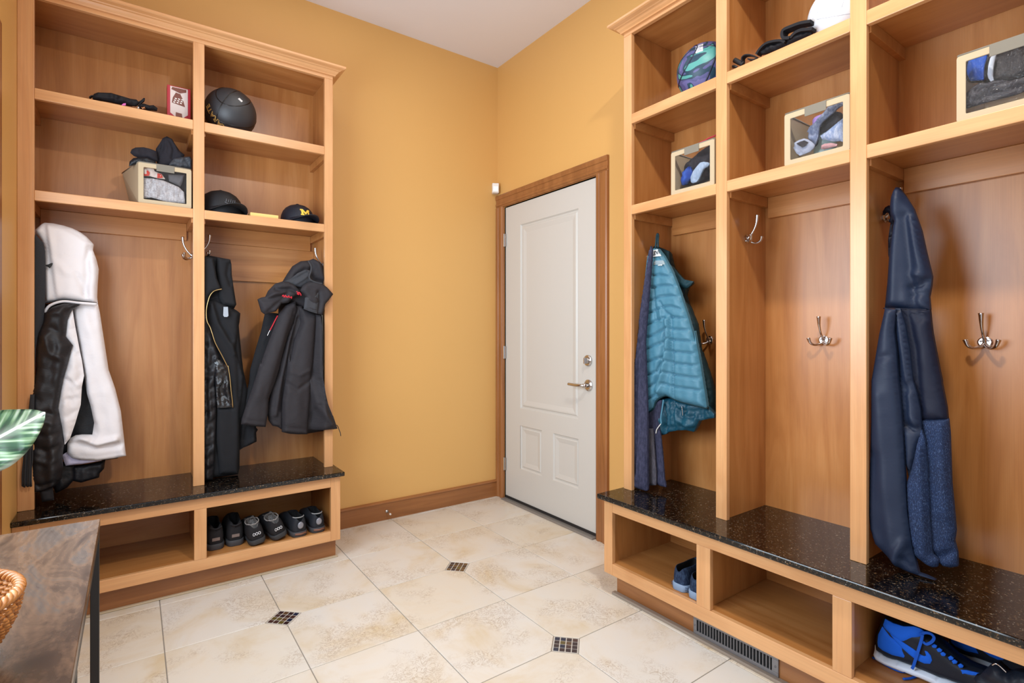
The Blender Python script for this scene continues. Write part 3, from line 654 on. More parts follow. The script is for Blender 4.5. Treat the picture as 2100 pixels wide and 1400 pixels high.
puff('right_panel', ZC((1335,745),(1395,765),(1408,900),(1412,1400))+ZD((1262,280),(1285,430),(1310,540),(1350,640),(1380,720),(1406,790),(1250,808),(1100,832),(1094,760),(1112,500),(1135,200))+ZC((1285,1350),(1305,1050),(1312,900)), pr_, K['black_soft'], T, .022, .012, .03,
     [(ZD((1150,300),(1210,560),(1340,740)), .012, .016), (ZD((1240,300),(1270,500),(1380,740)), .010, -.012), (ZD((1110,790),(1190,640),(1230,560)), .010, -.010), (ZD((1110,812),(1390,775)), .003, -.003)], (.004, 14), lean=lambda a, z: -min(.07, max(0, (-1.318-a)*1.3)))
puff('hood_back', ZC((950,372),(1000,290),(1060,200),(1150,146),(1240,138),(1290,118),(1340,140),(1395,182),(1420,262),(1432,430),(1500,495),(1440,620),(1390,745),(1300,730),(1100,640),(900,560)), p1, K['black_soft'], T, .045, .03, .05,
     [(ZC((1245,145),(1275,200),(1255,300),(1290,365),(1400,400)), .012, -.02), (ZC((1330,160),(1360,280),(1400,390)), .010, .010), (ZC((1080,320),(1180,250),(1250,250)), .010, -.010)])
puff('hood_lining', ZC((960,376),(1040,345),(1120,280),(1210,240),(1258,250),(1262,330),(1290,370),(1240,400),(1160,440),(1090,430)), p3, K['fleece'], T, .018, .012, .02, [(ZC((1000,370),(1120,330),(1240,260)), .006, -.010), (ZC((1100,400),(1180,350),(1250,290)), .006, .008)], res=.006)
puff('hood_lobe', ZC((660,582),(700,560),(750,550),(782,482),(860,402),(950,374),(1010,384),(1080,420),(1145,490),(1100,545),(1050,575),(1010,620),(930,630),(865,720),(800,735),(762,752),(735,748),(702,722),(680,650)), p3, K['black_soft'], T, .04, .03, .045,
     [(ZC((860,405),(850,460),(900,480),(1020,470),(1090,500)), .008, -.02), (ZC((760,555),(840,520),(960,500)), .010, .014), (ZC((700,590),(850,570),(980,520)), .008, -.012), (ZC((760,740),(860,640),(960,560)), .010, -.012)])
puff('collar', ZC((1150,480),(1180,420),(1250,380),(1292,372),(1400,402),(1460,450),(1524,522),(1472,592),(1436,632),(1400,760),(1340,745),(1190,692),(1200,620),(1215,560)), P_('y', -.336), K['black_soft'], T, .028, .02, .03,
     [(ZC((1350,500),(1360,600),(1342,735)), .006, -.014), (ZC((1200,560),(1300,590),(1355,600)), .006, .006), (ZC((1196,680),(1335,728)), .003, .004)])
puff('zip_flap', ZC((1205,560),(1285,540),(1358,500),(1356,620),(1340,744),(1260,720),(1190,690),(1200,620)), p4, K['fleece'], T, .014, .008, .015, [(ZC((1198,682),(1334,730)), .002, -.004), (ZC((1335,520),(1332,730)), .002, -.003)], res=.006)
cord('hood_edge', p4, ZC((1240,142),(1272,200),(1270,260),(1250,320),(1262,352),(1292,372),(1345,392),(1400,402)), .004, K['fleece'], T, .008)
for i, pts in enumerate([ZC((936,550),(948,532),(958,560),(972,534),(982,562)), ZC((985,545),(1000,562),(1010,540),(1022,562),(1044,552),(1040,575)), ZC((1100,490),(1118,510),(1108,520),(1130,528),(1125,500),(1145,515),(1152,540))]):
    cord('red_stitching', p4, pts, .0022, K['red'], T, .018 if i < 2 else .016, 3)
cord('red_zip', p2, ZC((888,768),(860,820),(830,880),(800,935)), .0028, K['red'], T, .010)
cord('zip_pull', p2, ZC((800,935),(785,960),(768,998)), .0022, M['chrome'], T, .014)
cord('pale_selvedge', P_('y', -.268), ZC((1400,760),(1408,900),(1415,1200),(1412,1390))+ZD((1258,150),(1262,300),(1275,400)), .0022, flat('pale_tape', srgb(186, 180, 170), .7), T, .006)
cord('drawcord', pr_, ZD((1396,752),(1412,775),(1420,800),(1434,835),(1438,866)), .0020, M['rubber'], T, .01)
# ---- heather navy long garment (bay 1 of the right locker)
pf = P_('x', -.262); pb = P_('x', -.20); 
T = thing('long_cardigan', 'long heather navy knit garment reaching the granite under the teal jacket', 'cardigan', (-.24, -1.58, .46))
puff('front_panel', ZH((215,290),(200,240),(185,300),(170,420),(150,560),(110,800),(90,960),(70,1120))+ZE((125,130),(92,350),(62,640),(66,900),(56,1200))+ZI((5,200),(6,600),(14,1150),(60,1212),(120,1240),(180,1262),(225,1232),(256,1190),(252,900),(250,300))+ZE((200,1000),(190,700),(175,300)), pf, K['navy_h'], T, .024, .012, .03,
     [(ZE((130,300),(100,700),(110,1100))+ZI((110,300),(60,900)), .006, -.014), (ZE((160,400),(140,900))+ZI((150,200),(120,1000)), .008, .010), (ZI((20,1150),(150,1180),(250,1130)), .004, -.004), (ZE((75,500),(75,900)), .006, .008)], (.003, 12))
puff('back_panel', ZE((200,900),(350,900))+ZI((440,100),(465,270),(500,600),(530,1000),(558,1136),(470,1120),(380,1080),(384,900),(350,400),(330,200),(250,200)), pb, K['navy_h'], T, .016, .012, .02)
puff('inner_panel', ZI((240,150),(330,150),(350,450),(384,900),(384,1106),(300,1110),(245,1108)), P_('x', -.225), K['grey_h'], T, .012, .010, .015)

# ---- teal puffer jacket
pb = P_('x', -.12); pm = P_('x', -.165); pf = P_('x', -.205); pff = P_('x', -.225)
T = thing('puffer_jacket', 'teal quilted puffer jacket hung inside out in the first bay right of the door', 'jacket', (-.18, -1.65, .62))
puff('shell', ZH((228,232),(330,268),(400,300),(440,470),(500,545),(560,608),(665,632),(640,670),(600,700),(575,780),(600,860),(640,950),(700,1100),(740,1400))+ZE((735,360),(790,520),(850,700),(893,880),(895,1080),(800,1095),(560,1110),(300,1000),(220,700),(200,300))+ZH((200,700),(210,400)), pb, K['teal_b'], T, .03, .03, .04,
     [(ZH((440,470),(560,640),(580,780)), .008, -.01), (ZE((780,700),(860,690)), .004, -.006), (ZE((800,820),(890,800)), .004, -.006), (ZE((800,900),(893,880)), .004, -.006), (ZE((800,1010),(893,990)), .004, -.006)], (.006, 25))
puff('collar', ZH((395,440),(440,470),(500,545),(560,608),(667,630),(640,670),(602,702),(520,700),(470,640),(420,540),(330,380),(300,280),(330,268),(400,300)), pm, K['teal_b'], T, .018, .01, .02, [(ZH((440,500),(520,610),(640,650)), .006, -.006)], res=.007)
puff('lower_quilting', ZE((195,960),(260,940),(330,880),(480,880),(820,960),(893,1040),(893,1080),(740,1108),(722,1150),(682,1222),(600,1205),(520,1208),(420,1225),(400,1245),(292,1272),(240,1255),(203,1230)), pm, K['teal_d'], T, .034, .03, .04,
     [(ZE((400,960),(420,1100),(410,1220)), .010, -.022), (ZE((480,900),(560,1000),(700,1010),(840,990)), .006, -.010), (ZE((520,960),(570,1080),(730,1060),(890,1030)), .006, -.010), (ZE((440,1180),(560,1170),(700,1190)), .005, -.008), (ZE((210,1100),(280,1140),(400,1160)), .005, -.008), (ZE((220,1000),(270,1080),(290,1220)), .008, -.012), (ZE((560,1100),(640,1160),(700,1160)), .006, .010)], (.010, 40))
seams = [ZH((165,590),(250,572),(330,566),(400,572),(470,590)), ZH((150,722),(270,702),(350,680),(440,680),(505,695)), ZH((145,860),(240,838),(350,800),(400,795),(470,790),(550,810)),
 ZH((130,1020),(250,965),(370,915),(460,905),(600,950)), ZE((165,165),(320,90),(400,62),(480,50),(640,70)), ZE((165,282),(310,230),(410,172),(450,155),(480,175),(680,185)), ZE((170,410),(300,340),(410,302),(450,262),(490,284),(720,302)),
 ZE((180,532),(300,482),(390,460),(430,384),(490,402),(740,425)), ZE((190,660),(330,602),(380,512),(440,490),(500,520),(760,548)), ZE((195,792),(300,730),(360,622),(410,605),(500,636),(780,678)), ZE((200,905),(320,840),(390,722),(500,758),(806,802))]
puff('quilted_lining', ZH((218,282),(260,262),(292,272),(352,350),(400,440),(442,520),(520,720),(620,1020),(700,1300))+ZE((690,190),(750,520),(800,830),(815,935),(822,980),(700,950),(560,915),(480,885),(400,846),(330,870),(290,910),(270,975),(240,1005),(202,1030),(190,900),(180,700),(165,400),(163,165))+ZH((122,1000),(130,850),(150,600),(172,400),(198,300)), pf, K['teal'], T, .036, .02, .05,
     [(s, .0045, -.012) for s in seams]+[(ZH((430,1050),(445,1200))+ZE((470,200),(450,380),(430,520),(400,640),(350,800)), .014, .022), (ZE((478,60),(490,300),(498,560),(496,880)), .006, -.016), (ZE((420,200),(390,440),(330,640),(300,760)), .008, -.014), (ZH((270,700),(280,900),(300,1060)), .007, -.010), (ZH((340,860),(390,960),(470,1020)), .006, -.010), (ZH((350,930),(360,1060)), .006, .008), (ZE((205,1010),(270,940),(330,866),(400,838),(500,878),(818,965)), .003, -.004)], (.0018, 26), res=.0065)
cord('hem_band', pf, ZE((204,1028),(242,1004),(270,972),(292,912),(330,874),(400,848),(480,886),(560,915),(700,950),(822,978)), .006, K['teal_b'], T, .010, 4)
cord('zip', pf, ZE((372,895),(360,980),(345,1080),(350,1140)), .004, K['teal'], T, .012)
cord('white_cord', pf, ZE((348,1140),(325,1170),(305,1200),(297,1238)), .0022, M['plastic'], T, .014)
cord('zip_pull', pf, ZE((540,965),(545,1000),(552,1060)), .0022, M['chrome'], T, .0)
cord('hang_loop', pff, ZH((238,262),(246,190),(252,125),(262,104),(270,125),(266,190),(268,255)), .004, K['teal_b'], T, .0, 5)
cord('white_edge', pff, ZH((176,300),(172,325),(176,350)), .004, M['plastic'], T, -.01)
# sewn-in neck label and care text
def panel_text(name, txt, pl, a, z, h, size, mat, parent, rot=0, bold=.0, ext=.0004):
    cu = bpy.data.curves.new('txt', 'FONT'); cu.body = txt; cu.size = size; cu.align_x = 'CENTER'; cu.align_y = 'CENTER'; cu.extrude = ext; cu.offset = bold; cu.resolution_u = 3
    to = bpy.data.objects.new('txt', cu); COL.objects.link(to); dg = bpy.context.evaluated_depsgraph_get(); dg.update()
    me = to.evaluated_get(dg).to_mesh(); vs = [v.co.copy() for v in me.vertices]; fs = [tuple(p.vertices) for p in me.polygons]
    to.to_mesh_clear() if hasattr(to, 'to_mesh_clear') else None
    bpy.data.objects.remove(to); bpy.data.curves.remove(cu)
    R = Matrix.Rotation(rot, 3, 'Z'); out = []
    for v in vs:
        w = R @ v; out.append(pl.w(a+w.x, z+w.y, h+w.z) if pl else w)
    if pl is None: return out, fs
    return mk(name, out, fs, mat, parent, smooth=False)
lab = ZH((222,292),(294,280),(334,352),(236,362)); q0 = [pff.sz(*p) for p in lab]
mb = MB().loft([[pff.w(a, z, h) for a, z in q0] for h in (.0188, .0200)])
nl = mb.build('neck_label', flat('label_white', srgb(232, 232, 232), .6), T, smooth=False)
a, z = pff.sz(*ZH((272,322))[0]); panel_text('label_lettering', 'LEVI', pff, a, z, .0206, .024, flat('label_ink', srgb(36, 50, 62), .6), nl, .08, .0006)
for k, (x0, x1, y) in enumerate([(262, 358, 406), (250, 366, 418), (250, 370, 430), (250, 372, 441), (298, 345, 453)]):
    cord('care_text', pff, ZH((x0, y+3), ((x0+x1)/2, y+1), (x1, y)), .0012 if k < 4 else .0024, flat('care_ink', srgb(206, 214, 216), .6), T, .0195, 2)

# ---- navy jacket with denim panels (bay 3)
pb = P_('x', -.17); pm = P_('x', -.215); pf = P_('x', -.245); pff = P_('x', -.262)
T = thing('raincoat', 'long navy hooded jacket with denim-look lower panels hanging in the right-hand bay', 'jacket', (-.24, -2.56, .456))
puff('hood', ZF((205,152),(212,90),(228,45),(247,18),(272,22),(310,72),(372,170),(428,325),(462,480),(505,655),(500,720),(484,800),(492,892),(330,884),(168,880),(186,700),(200,500),(226,300),(236,262),(210,215)), pm, K['navy'], T, .034, .03, .05,
     [(ZF((262,110),(242,300),(246,500),(242,872)), .014, .009), (ZF((325,230),(350,420),(362,600),(385,870)), .012, -.012), (ZF((380,250),(420,420),(470,580)), .014, .012), (ZF((375,735),(440,720),(500,670)), .008, -.016), (ZF((390,640),(460,650)), .008, .010), (ZF((390,790),(440,770),(480,800)), .008, -.010)], (.003, 12))
puff('hood_edge', ZF((148,190),(165,160),(190,146),(215,150),(240,180),(240,230),(214,300),(214,420),(205,520),(196,535),(188,500),(186,400),(196,320),(204,270),(190,262),(200,236),(190,200),(170,196),(150,215)), pb, K['navy_d'], T, .02, .02, .015, [(ZF((190,400),(210,430)), .003, -.005), (ZF((190,440),(210,460)), .003, -.005)], res=.006)
puff('front_panel', ZF((240,886),(340,880),(490,892),(500,990),(508,1060),(560,1330),(575,1400))+ZG((548,20),(580,180),(588,262),(500,270),(405,262),(402,250),(350,0))+ZF((300,1300),(250,1100)), pm, K['navy_d'], T, .036, .03, .045,
     [(ZF((268,890),(300,1050),(360,1390))+ZG((400,250)), .010, .012), (ZF((330,890),(400,1200))+ZG((400,60),(420,250)), .008, -.014), (ZF((400,905),(430,960),(480,920)), .006, -.008)], (.004, 12))
puff('denim_panel', ZG((405,256),(590,258),(600,350),(612,700),(628,860),(642,1020),(632,1090),(652,1170),(656,1262),(610,1270),(560,1262),(520,1230),(480,1190),(456,1000),(440,600),(425,400)), pm, K['denim'], T, .034, .03, .04,
     [(ZG((560,300),(590,900)), .02, .008), (ZG((480,1170),(560,1190),(640,1150)), .008, -.014)], (.003, 12))
puff('denim_fold', ZG((380,420),(405,330),(428,400),(448,600),(462,900),(482,1180),(522,1218),(516,1266),(480,1270),(440,1252),(355,1185),(318,950),(304,700),(340,600)), pf, K['denim'], T, .026, .02, .03,
     [(ZG((400,450),(420,800),(430,1180)), .010, .010), (ZG((350,600),(370,1100)), .012, .006)], (.003, 12))
puff('middle_fold', ZF((242,886),(275,884),(310,1000),(345,1200),(365,1400))+ZG((372,80),(398,200),(406,330),(376,520),(320,650),(298,560),(285,400),(262,120))+ZF((262,1250),(240,1050)), pf, K['navy'], T, .024, .02, .03,
     [(ZF((258,930),(300,1150),(330,1390)), .012, .009), (ZF((245,960),(270,1200))+ZG((310,150),(300,300)), .012, -.010), (ZG((318,310),(360,325),(405,330)), .005, -.014), (ZG((330,100),(345,240),(395,310)), .008, .010)], (.003, 14))
puff('sleeve', ZF((170,884),(246,890),(238,980),(232,1050),(250,1190),(262,1400))+ZG((270,200),(285,420),(296,620),(312,900),(350,1150),(392,1308),(440,1325),(506,1356),(500,1370),(420,1350),(330,1315),(240,1262),(150,1165),(95,1110),(62,1010),(52,900),(58,600),(66,300))+ZF((72,1400),(95,1270),(130,1060)), pff, K['navy'], T, .034, .02, .05,
     [(ZF((100,1255),(160,1232),(245,1212)), .003, -.006), (ZG((130,100),(180,700),(240,1200)), .02, .010), (ZG((240,1255),(270,1150),(310,1080)), .010, .012), (ZG((80,500),(90,1000)), .02, -.006), (ZG((400,1320),(300,1200)), .008, -.008)], (.003, 9))
cord('waist_seam', pm, ZF((176,884),(250,884),(330,888),(420,890),(486,893)), .0014, K['navy_d'], T, .0335, 4)
#@@PART3
# ------------------------------------------------------------------ balls
def sphere(mb, c, r, nu=48, nv=28, m=0):
    rings = [[Vector((c[0]+r*math.sin(math.pi*j/nv)*math.cos(2*math.pi*i/nu), c[1]+r*math.sin(math.pi*j/nv)*math.sin(2*math.pi*i/nu), c[2]+r*math.cos(math.pi*j/nv))) for i in range(nu)] for j in range(1, nv)]
    k = len(mb.v); mb.loft(rings, m, False); a = len(mb.v); mb.v += [Vector((c[0], c[1], c[2]+r)), Vector((c[0], c[1], c[2]-r))]
    last = k+(nv-2)*nu
    for i in range(nu):
        mb.f.append((k+(i+1) % nu, k+i, a)); mb.mi.append(m); mb.f.append((last+i, last+(i+1) % nu, a+1)); mb.mi.append(m)
    mb.f = [f if idx < 0 else f for idx, f in enumerate(mb.f)]
    return mb
def ball_seams(c, r, R, kind):
    out = []; N = 72
    def on(v): return Vector(c)+(R @ v.normalized())*r
    if kind == 'basket':
        out.append([on(Vector((math.cos(a), math.sin(a), 0))) for a in np.linspace(0, 2*math.pi, N)])
        out.append([on(Vector((math.cos(a), 0, math.sin(a)))) for a in np.linspace(0, 2*math.pi, N)])
        for s in (-1, 1): out.append([on(Vector((.80*math.cos(a), s*.72+0*math.sin(a), .55*math.sin(a)*1.0))) for a in np.linspace(0, 2*math.pi, N)])
    else:
        ax = [Vector((1,0,0)), Vector((0,1,0)), Vector((0,0,1))]
        for i in range(3):
            n, u, w = ax[i], ax[(i+1) % 3], ax[(i+2) % 3]
            for s in (-1, 1):
                for off in (-.26, .26):
                    out.append([on(n*s+u*off*1.0+w*t) for t in np.linspace(-.78, .78, 22)])
                for off in (-.80, .80): out.append([on(n*s+u*off+w*t) for t in np.linspace(-.80, .80, 22)])
    return out
def ball(name, label, cat, c, r, mat, seam_mat, R, kind, sr, sink=.0012):
    T = thing(name, label, cat, (c[0], c[1], c[2]-r))
    sphere(MB(), c, r).build('ball_skin', mat, T)
    mb = MB()
    for s in ball_seams(c, r-sink, R, kind): mb.tube(s, sr, 8)
    mb.build('seams', seam_mat, T); return T
px = PL('y', -.17).sz(473, 227)[0]
bc = (px, -.165, 2.1425+.1185)
Rb = Matrix.Rotation(.75, 3, 'Z') @ Matrix.Rotation(-.62, 3, 'Y') @ Matrix.Rotation(-.95, 3, 'X')
T = ball('basketball', 'black basketball with gold lettering on the top shelf of the left locker', 'basketball', bc, .118, cloth('black_ball_rubber', (.035, .037, .042, 1), .42, 900, .5, 0, 0, spec=.5), flat('ball_groove', (.008, .008, .009, 1), .25), Rb, 'basket', .0030, .0018)
def on_ball(c, r, px_, py_):
    d = ray(px_, py_); d = d.normalized(); oc = CAM-Vector(c); b = oc.dot(d); q = b*b-(oc.length_squared-r*r)
    return CAM+d*(-b-math.sqrt(max(q, 0)))
def wrap_text(name, txt, c, r, p0, p1, size, mat, parent, ext=.0006, spacing=1):
    vs, fs = panel_text(None, txt, None, 0, 0, 0, size, None, None, 0, .0006, ext)
    a = (Vector(p0)-Vector(c)).normalized(); b = (Vector(p1)-Vector(c)).normalized(); n0 = (a+b).normalized(); tx = (b-a); tx = (tx-n0*tx.dot(n0)).normalized(); ty = n0.cross(tx)
    out = []
    for v in vs:
        ang = v.x/r; base = n0*math.cos(ang)+tx*math.sin(ang); bt = v.y/r
        w = base*math.cos(bt)+ty*math.sin(bt); out.append(Vector(c)+w*(r+.0004+v.z))
    return mk(name, out, fs, mat, parent, smooth=False)
p0 = on_ball(bc, .118, 460, 262); p1 = on_ball(bc, .118, 427, 218)
wrap_text('gold_lettering', 'KARATE', bc, .118, p0, p1, .036, flat('ball_gold', srgb(206, 168, 96), .45), T)
q_ = on_ball(bc, .118, 493, 205); n = (q_-Vector(bc)).normalized(); tx = Vector((.75, .1, -.65)); tx = (tx-n*tx.dot(n)).normalized(); ty = n.cross(tx)
mk('white_sticker', [q_+n*.0006+tx*(a*.010)+ty*(b*.0055) for a, b in ((-1,-1),(1,-1),(1,1),(-1,1))]+[q_-n*.001+tx*(a*.010)+ty*(b*.0055) for a, b in ((-1,-1),(1,-1),(1,1),(-1,1))], [(0,1,2,3),(4,7,6,5),(0,4,5,1),(1,5,6,2),(2,6,7,3),(3,7,4,0)], flat('sticker', srgb(214, 214, 214), .4), T, smooth=False)
def camo():
    t = NT('camo_ball'); c = t.n('TexCoord'); n = t.n('TexNoise', Scale=7.0, Detail=1.5, Distortion=1.6); t.l(c.outputs['Object'], n.inputs[0])
    n2 = t.n('TexNoise', Scale=240.0, Detail=2.0); t.l(c.outputs['Object'], n2.inputs[0])
    t.l(t.ramp(n.outputs[0], [(0, srgb(60, 140, 136)), (.34, srgb(84, 158, 154)), (.40, srgb(30, 62, 82)), (.455, srgb(84, 86, 136)), (.53, srgb(104, 104, 158)), (.60, srgb(40, 74, 96)), (.64, srgb(90, 170, 160))], 'CONSTANT'), t.b.inputs['Base Color'])
    t.b.inputs['Roughness'].default_value = .45; t.bump(n2.outputs[0], .4, .0006); return t.m
Rc = Matrix.Rotation(.9, 3, 'Z') @ Matrix.Rotation(.35, 3, 'X') @ Matrix.Rotation(.5, 3, 'Y')
c2 = (-.152, -1.800, 2.1425+.1185)
T = ball('basketball', 'teal and purple patterned basketball on the top shelf of the first right-hand bay', 'basketball', c2, .118, camo(), flat('camo_groove', srgb(22, 32, 56), .35), Rc, 'basket', .0042, .0022)
q_ = on_ball(c2, .118, 1434, 98); n = (q_-Vector(c2)).normalized(); tx = Vector((0, -1, .35)); tx = (tx-n*tx.dot(n)).normalized(); ty = n.cross(tx)
def wrap_patch(name, c, r, q, tx, ty, w, h, mat, parent, lift=.0008):
    n0 = (q-Vector(c)).normalized(); vs = []; N = 6
    for k in (0, 1):
        for j in range(N+1):
            for i in range(N+1):
                a = (i/N-.5)*w/r; b = (j/N-.5)*h/r; d = n0*math.cos(a)*math.cos(b)+tx*math.sin(a)+ty*math.sin(b); vs.append(Vector(c)+d.normalized()*(r+(lift if k == 0 else -.001)))
    fs = []; n1 = (N+1)*(N+1)
    for j in range(N):
        for i in range(N):
            a = j*(N+1)+i; fs += [(a, a+1, a+N+2, a+N+1), (n1+a, n1+a+N+1, n1+a+N+2, n1+a+1)]
    E = [i for i in range(N+1)]+[(j+1)*(N+1)-1+0 for j in range(1, N+1)]+[N*(N+1)+i for i in range(N-1, -1, -1)]+[j*(N+1) for j in range(N-1, 0, -1)]
    for k in range(len(E)):
        a, b = E[k], E[(k+1) % len(E)]; fs.append((b, a, n1+a, n1+b))
    return mk(name, vs, fs, mat, parent)
wrap_patch('white_label', c2, .118, q_, tx, ty, .030, .052, flat('ball_label', srgb(222, 226, 232), .5), T)
for k in range(4):
    p_ = [q_+n*.0022+tx*(-.009+.018*s)+ty*(.017-.011*k+.003*math.sin(7*s+k)) for s in (0, .25, .5, .75, 1)]
    MB().tube([Vector(c2)+(p-Vector(c2)).normalized()*(.1192) for p in p_], .0009, 6).build('label_print', flat('label_print_ink', srgb(120, 126, 150), .6), T)
c3 = (-.160, -2.328, 2.1425+.1005)
ball('volleyball', 'white volleyball on the top shelf of the middle right-hand bay', 'volleyball', c3, .100, cloth('white_ball_leather', srgb(226, 230, 236), .45, 500, .3), flat('pale_groove', srgb(176, 184, 196), .6), Matrix.Rotation(.35, 3, 'Z') @ Matrix.Rotation(.45, 3, 'Y') @ Matrix.Rotation(.2, 3, 'X'), 'volley', .0010, .0007)
# ------------------------------------------------------------------ caps
def cap(label, c, yaw, s, mat, logo):
    T = thing('baseball_cap', label, 'cap', c); R = Matrix.Rotation(yaw, 3, 'Z')
    def w(x, y, z): return Vector(c)+R @ Vector((x*s, y*s, z*s))
    prof = [(1.0, 0), (1.01, .02), (.99, .05), (.95, .09), (.86, .13), (.70, .165), (.48, .19), (.24, .203), (.05, .207)]
    A, B, H = .100, .088, .112/.207; nn = 48; rings = []
    for f, z in prof:
        rings.append([w(A*f*math.cos(a)*(1-.004*(abs(math.cos(3*a)) > .985)), B*f*math.sin(a), z*H+.004) for a in [2*math.pi*k/nn for k in range(nn)]])
    mb = MB().loft(rings, 0, False); k0 = len(mb.v)-nn; mb.f.append(tuple(range(k0, k0+nn))); mb.mi.append(0)
    mb.loft([[v for v in rings[0]], [w(A*.96*math.cos(a), B*.96*math.sin(a), .004) for a in [2*math.pi*k/nn for k in range(nn)]], [w(A*.9*math.cos(a), B*.9*math.sin(a), .045) for a in [2*math.pi*k/nn for k in range(nn)]], [w(A*.4*math.cos(a), B*.4*math.sin(a), .095) for a in [2*math.pi*k/nn for k in range(nn)]]], 0, False)
    CR_ = mb.build('crown', mat, T)
    top = []; NU, NV = 20, 6
    for j in range(NV+1):
        t = j/NV; row = []
        for i in range(NU+1):
            a = (-1+2*i/NU)*1.18; x0, y0 = A*math.cos(a)*.985, B*math.sin(a)*.985; e = max(0, math.cos(a/1.18*math.pi/2))**.45
            y = y0*(1-.02*t); x = x0+.078*t*e
            row.append((x, y, .030+.006*(1-t)-max(0, abs(y)/B)**2*.034*(.45+.55*t)+.006*t))
        top.append(row)
    vs = [w(x, y, z) for r in top for x, y, z in r]; n_ = len(vs); vs += [w(x, y, z-.003/s) for r in top for x, y, z in r]; fs = []
    for j in range(NV):
        for i in range(NU):
            a = j*(NU+1)+i; fs += [(a, a+NU+1, a+NU+2, a+1), (n_+a, n_+a+1, n_+a+NU+2, n_+a+NU+1)]
    for i in range(NU): a = NV*(NU+1)+i; fs.append((a, a+n_, a+n_+1, a+1))
    for j in range(NV):
        a = j*(NU+1); fs.append((a, a+n_, a+n_+NU+1, a+NU+1)); a += NU; fs.append((a, a+NU+1, a+n_+NU+1, a+n_))
    mk('brim', vs, fs, mat, T)
    MB().lathe([(.001, .006), (.007, .004), (.009, 0)], (c[0], c[1], c[2]+(.004+.112)*s), 12).build('button', mat, CR_)
    def front(px_, pz):      # point on the crown front at lateral px_, height pz
        for (f0, z0), (f1, z1) in zip(prof, prof[1:]):
            if z0*H <= pz <= z1*H: f = f0+(f1-f0)*(pz-z0*H)/(z1*H-z0*H+1e-9); break
        yy = px_; xx = A*f*math.sqrt(max(0, 1-(yy/(B*f))**2)); return w(xx+.0015, yy, pz+.004)
    logo(front, CR_); return T
def block_m(front, T):
    X = [(-1,-.75),(-.35,-.75),(-.35,-.45),(-.5,-.45),(-.5,.15),(-.02,-.55),(.02,-.55),(.5,.15),(.5,-.45),(.35,-.45),(.35,-.75),(1,-.75),(1,-.45),(.85,-.45),(.85,.45),(1,.45),(1,.75),(.5,.75),(0,.02),(-.5,.75),(-1,.75),(-1,.45),(-.85,.45),(-.85,-.45),(-1,-.45)]
    pts = [front(x*.026-.004, .054+z*.023) for x, z in X]; c = sum(pts, Vector())/len(pts); n = (pts[4]-pts[16]).cross(pts[1]-pts[16]).normalized()
    nn = len(pts); out = (c-(c-Vector((0, 0, 0)))).normalized() if False else None
    d = (pts[0]-pts[16]).cross(pts[11]-pts[16]).normalized(); d = d if d.dot(CAM-c) > 0 else -d
    mb = MB(); mb.v = [p-d*.003 for p in pts]+[p+d*.0015 for p in pts]; mb.f = [tuple(range(nn, 2*nn))]+[(k, (k+1) % nn, (k+1) % nn+nn, k+nn) for k in range(nn)]; mb.mi = [0]*len(mb.f)
    mb.build('letter_m', flat('maize_thread', srgb(240, 196, 70), .6), T, smooth=False)
def grey_logo(front, T):
    m_ = flat('grey_thread', srgb(112, 114, 120), .6)
    mb = MB(); mb.tube(cr([front(x, z) for x, z in ((-.022,.046),(-.010,.040),(.006,.039),(.022,.046),(.027,.052))], 4), .0012, 6)
    for k in range(5): mb.tube([front(-.017+k*.009, .048), front(-.013+k*.009, .062-.002*(k % 2))], .0012, 6)
    mb.build('stitched_logo', m_, T)
bk = cloth('cap_navy', (.010, .012, .020, 1), .55, 900, .4, 0, 0, spec=.35)
cap('dark navy cap with a yellow letter M at the right end of the shelf', (-1.415, -.195, 1.7328), -1.30, .93, bk, block_m)
cap('black cap with dark grey stitched logo behind the middle stile on the shelf', (-1.772, -.172, 1.7328), -1.30, 1.12, cloth('cap_black', (.013, .013, .015, 1), .6, 900, .4, 0, 0, spec=.35), grey_logo)
tag(MB().box((-1.657, -.288, 1.733), (-1.529, -.20, 1.7525)).build('box_lid', flat('pale_card', srgb(238, 196, 118), .6), None, smooth=False, bevel=.001), 'small flat pale yellow box lying between the two caps', 'box')
# ------------------------------------------------------------------ boxed picture item
T = thing('gift_box', 'upright red box with a pale illustrated front beside the basketball', 'box', (-1.95, -.18, 2.1422))
MB().box((-1.996, -.205, 2.1422), (-1.9025, -.150, 2.318)).build('carton', flat('red_card', srgb(176, 36, 52), .4), T, smooth=False, bevel=.001)
MB().box((-1.984, -.2062, 2.146), (-1.914, -.2052, 2.314)).build('front_print', flat('pale_print', srgb(222, 208, 202), .5), T, smooth=False)
br = flat('brown_print', srgb(122, 70, 58), .5); wh_ = flat('white_print', srgb(240, 234, 228), .5); rd = flat('red_print', srgb(180, 40, 54), .5)
def art(name, pts, mat, d=.0068): mk(name, [(x, -.2-d, z) for x, z in pts]+[(x, -.2-d+.0005, z) for x, z in pts], [tuple(range(len(pts)))]+[tuple(range(2*len(pts)-1, len(pts)-1, -1))]+[(k, k+len(pts), (k+1) % len(pts)+len(pts), (k+1) % len(pts)) for k in range(len(pts))], mat, T, smooth=False)
art('printed_shape', [(-1.978,2.238),(-1.925,2.228),(-1.934,2.262),(-1.944,2.285),(-1.962,2.288),(-1.974,2.262)], br)
for k in range(3):
    for j in range(3): art('printed_dot', [(-1.972+.013*k+.003*j, 2.240+.009*j), (-1.964+.013*k+.003*j, 2.239+.009*j), (-1.964+.013*k+.003*j, 2.244+.009*j), (-1.972+.013*k+.003*j, 2.245+.009*j)], wh_, .0074)
art('printed_shape', [(-1.980,2.300),(-1.945,2.288),(-1.920,2.298),(-1.920,2.311),(-1.976,2.311)], br)
